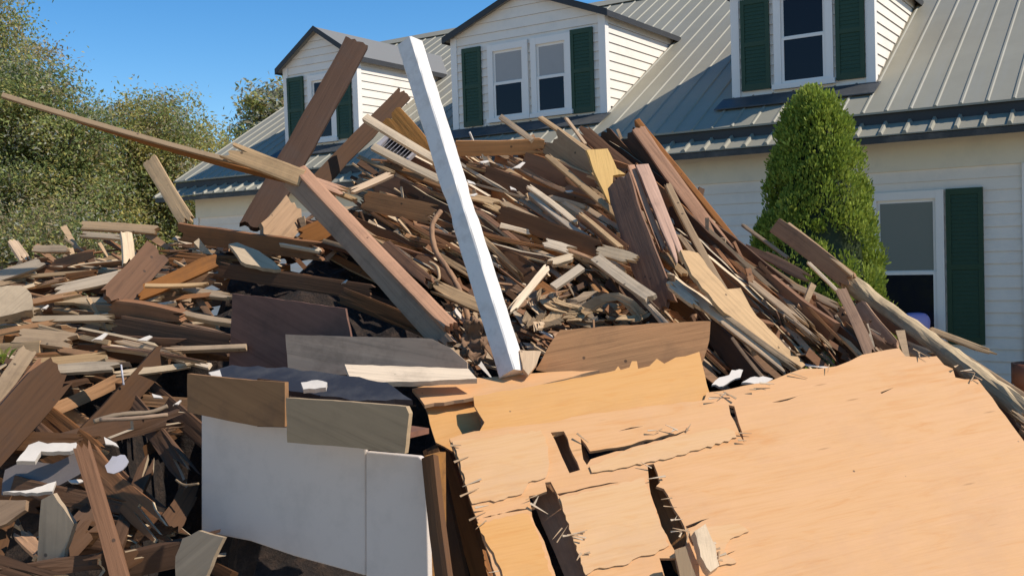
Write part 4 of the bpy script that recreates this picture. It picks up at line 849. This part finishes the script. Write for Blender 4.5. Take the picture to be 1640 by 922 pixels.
# --- the many lesser boards between the traced ones
REG = [
 ((560, 280, 740, 430), 14, (16, 36), (110, 240), (26, 44), ['dark', 'brown', 'red', 'brown'], 'wide ones left of the white post', (-22, 4)),
 ((740, 245, 1000, 420), 26, (14, 40), (120, 260), (26, 50), ['dark', 'brown', 'red', 'brown'], 'wide ones right of the white post', (-22, 4)),
 ((-40, 420, 350, 560), 18, (-12, 14), (110, 240), (22, 42), ['mid', 'brown', 'red', 'brown', 'tan'], 'wide ones on the left slope', (-25, 6)),
 ((1000, 280, 1460, 580), 22, (36, 50), (110, 260), (24, 44), ['dark', 'brown', 'dark'], 'wide ones on the right shoulder', (-22, 4)),
 # region, count, angle range (deg in the picture, + = down to the right), length, width, materials, words
 ((-60, 400, 330, 600), 40, (-14, 14), (80, 230), (8, 26), ['brown', 'mid', 'light', 'weathered', 'dark', 'tan', 'red'], 'left slope of the pile', (-15, 40)),
 ((330, 395, 560, 480), 14, (-20, 28), (70, 190), (10, 26), ['brown', 'dark', 'mid', 'dark', 'red'], 'dim stretch left of the double stud', (-20, 20)),
 ((540, 270, 740, 440), 34, (14, 40), (70, 220), (7, 24), ['brown', 'mid', 'tan', 'dark', 'red', 'brown', 'dark'], 'slope left of the white post', (-18, 30)),
 ((740, 235, 990, 420), 56, (14, 44), (70, 240), (7, 26), ['brown', 'mid', 'tan', 'brown', 'dark', 'red', 'dark'], 'slope right of the white post', (-18, 32)),
 ((790, 400, 1080, 510), 26, (-30, 45), (60, 180), (7, 22), ['brown', 'dark', 'mid', 'tan', 'dark'], 'hollow above the orange strip', (-15, 30)),
 ((980, 250, 1200, 560), 40, (38, 60), (80, 240), (7, 22), ['brown', 'mid', 'dark', 'tan', 'red', 'dark'], 'steep shoulder right of the mauve plank', (-20, 26)),
 ((1180, 395, 1480, 570), 44, (28, 46), (60, 200), (6, 20), ['mid', 'brown', 'tan', 'weathered', 'dark'], 'right shoulder below the shrub', (-12, 30)),
 ((1440, 540, 1700, 760), 16, (34, 41), (80, 220), (6, 16), ['weathered', 'mid', 'brown', 'tan'], 'right edge behind the plywood', (0, 30)),
 ((-40, 600, 325, 900), 26, (-70, 60), (100, 250), (14, 40), ['dark', 'brown', 'dark', 'dark', 'mid', 'dark'], 'deep lower left hollow', (-20, 25)),  # darker woods put the shade of this hollow into the board colours
 ((-40, 430, 330, 590), 40, (-14, 14), (50, 190), (4, 10), ['tan', 'light', 'mid', 'weathered', 'brown'], 'left slope, thin ones', (0, 45)),
 ((560, 280, 740, 430), 30, (14, 38), (50, 190), (3.5, 9), ['tan', 'light', 'mid', 'brown'], 'left of the white post, thin ones', (0, 40)),
 ((740, 240, 1000, 430), 60, (12, 44), (50, 200), (3.5, 9), ['tan', 'light', 'mid', 'brown'], 'right of the white post, thin ones', (0, 40)),
 ((1000, 300, 1470, 575), 50, (34, 50), (50, 200), (3.5, 9), ['tan', 'mid', 'weathered', 'brown'], 'right shoulder, thin ones', (0, 35)),
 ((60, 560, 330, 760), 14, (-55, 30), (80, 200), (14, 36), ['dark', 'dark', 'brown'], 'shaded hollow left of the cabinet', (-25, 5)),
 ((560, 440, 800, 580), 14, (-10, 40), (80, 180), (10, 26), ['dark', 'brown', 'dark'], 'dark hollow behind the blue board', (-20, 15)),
]
WORD = dict(grey='grey', tan='tan', brown='brown', mid='mid brown', light='pale', weathered='weathered grey', dark='dark', red='reddish brown')
REG += [((-40, 680, 320, 920), 16, (-75, 60), (90, 220), (18, 44), ['dark', 'dark', 'brown'], 'lowest left hollow', (-25, 5))]  # dark woods again carry the hollow's shade in their colour
rf = random.Random(77)
for (x0, y0, x1, y1), cnt, (a0, a1), (l0, l1), (w0, w1), mats, words, (r0, r1) in REG:
    k = tries = 0
    while k < cnt and tries < 4000:
        tries += 1
        x, y = rf.uniform(x0, x1), rf.uniform(y0, y1); a = R(rf.uniform(a0, a1)); l = rf.uniform(l0, l1)*.5
        xa, ya, xb, yb = x-l*math.cos(a), y-l*math.sin(a), x+l*math.cos(a), y+l*math.sin(a)
        if ya < interp(SIL, xa)+4 or yb < interp(SIL, xb)+4: continue
        if 'cabinet' in words and max(xa, xb) > 325: continue
        if max(ya, yb) > 596 and max(xa, xb) > 640 and max(xa, xb) < 1440: continue
        if any(px_ > 1215 and py_ > (588 if px_ < 1566 else 607+(px_-1566)*1.4)-14 for px_, py_ in ((xa, ya), (xb, yb), ((xa+xb)/2, (ya+yb)/2))): continue
        d = rf.uniform(-.12, .1) if 'thin' in words else rf.uniform(.02, .26) + (.75 if 'cabinet' in words else .4 if 'blue board' in words or 'dim' in words else 0)
        w_ = rf.uniform(w0, w1); mt = rf.choice(mats)
        kind = 'lath' if w_ < 9.5 else ('plank' if w_ > 19 else 'offcut' if l < 50 else 'board')
        B(kind, f"{WORD[mt]} broken {kind} jumbled among others, {words}", mt, xa, ya, d+rf.uniform(-.08, .08), xb, yb, d+rf.uniform(-.08, .08), w_, rf.uniform(r0, r1), rf.uniform(.012, .04), rf.choice([0, .02, .04, .07, .1]), rf.choice([0, .02, .04, .07, .1]), cat=kind, group=f"{WORD[mt]} {kind}s on the {words}", bow=.02, edge=0 if 'hollow left' in words or 'left hollow' in words else rf.choice([0, 1, 1]))
        k += 1

# --- chips and slivers too many to count
def chips():
    rng = random.Random(5); V, F, M = [], [], []; n = 0
    mats = ['tan', 'brown', 'light', 'mid', 'dark', 'weathered', 'scrap']; wt = [5, 6, 3, 5, 4, 3, .25]
    while n < 1900:
        x = rng.uniform(-80, 1680); y = rng.uniform(225, 760)
        if y < interp(SIL, x)+12: continue
        if y > 590 and x > 640 and x < 1460: continue
        if y > 600 and x > 330: continue
        if 330 < x < 720 and y > 405: continue
        if x < 340 and y > 530 and x > 120 or y > 610: continue
        Pp = at(x, y, Ys(x, y)+rng.uniform(.05, .30)+(.25 if x < 330 and y > 600 else 0)); n += 1
        dirn = 10 if x < 400 else (28 if x < 980 else 42)
        a = R(rng.gauss(dirn, 24)); d = (RT*math.cos(a)-UP*math.sin(a)+FW*rng.gauss(-.25*math.sin(a), .35)).normalized()
        l = rng.uniform(.04, .26)*(.5+rng.random()); w_ = rng.uniform(.004, .022); t = rng.uniform(.003, .012)
        u = (Vector((.2, -.6, .8))+rvec(rng)*.6).normalized(); s = d.cross(u).normalized(); u = s.cross(d)
        i = len(V); tp = rng.uniform(.1, 1)
        for e, k in ((-1, 1), (1, tp)):
            for sx, su in ((-1, -1), (1, -1), (1, 1), (-1, 1)): V.append(Pp+d*l*.5*e+s*w_*sx*k+u*t*su*.5)
        F += [tuple(i+q for q in f) for f in ((0, 1, 2, 3), (7, 6, 5, 4), (0, 4, 5, 1), (1, 5, 6, 2), (2, 6, 7, 3), (3, 7, 4, 0))]; M += [rng.choices(range(7), wt)[0]]*6
    pn = Vector(PN).normalized(); A0 = at(*PA)
    for (xa, ya), (xb, yb), c in [((847, 794), (948, 922), 16), ((892, 790), (945, 900), 14), ((1040, 745), (1100, 872), 26), ((930, 705), (1118, 686), 14), ((1168, 650), (1197, 722), 6), ((724, 706), (800, 920), 18), ((1140, 640), (1330, 595), 22), ((1440, 560), (1560, 606), 16), ((1090, 850), (1150, 900), 14)]:
        for _ in range(int(c*.45)):
            s_ = rng.random(); x = xa+(xb-xa)*s_+rng.gauss(0, 4); y = ya+(yb-ya)*s_+rng.gauss(0, 3)
            Pp = hit(x, y, A0, pn)+pn*rng.uniform(.008, .02); d = (hit(x+20, y-5, A0, pn)-hit(x, y, A0, pn)).normalized(); d = (d*rng.choice([1, -1])+rvec(rng)*.9); d = (d-pn*d.dot(pn)*.8).normalized(); s = d.cross(pn).normalized(); u = s.cross(d)
            l = rng.uniform(.02, .075); w_ = rng.uniform(.0015, .005); t = .002; i = len(V)
            for e, k in ((-1, 1), (1, .15)):
                for sx, su in ((-1, -1), (1, -1), (1, 1), (-1, 1)): V.append(Pp+d*l*.5*e+s*w_*sx*k+u*t*su*.5)
            F += [tuple(i+q for q in f) for f in ((0, 1, 2, 3), (7, 6, 5, 4), (0, 4, 5, 1), (1, 5, 6, 2), (2, 6, 7, 3), (3, 7, 4, 0))]; M += [rng.choice([0, 2])]*6
    o = mesh('wood_chips', V, F, mats, None, M); tag(o, 'splinters, chips and slivers of wood strewn over the pile', 'wood chips', kind='stuff')
chips()
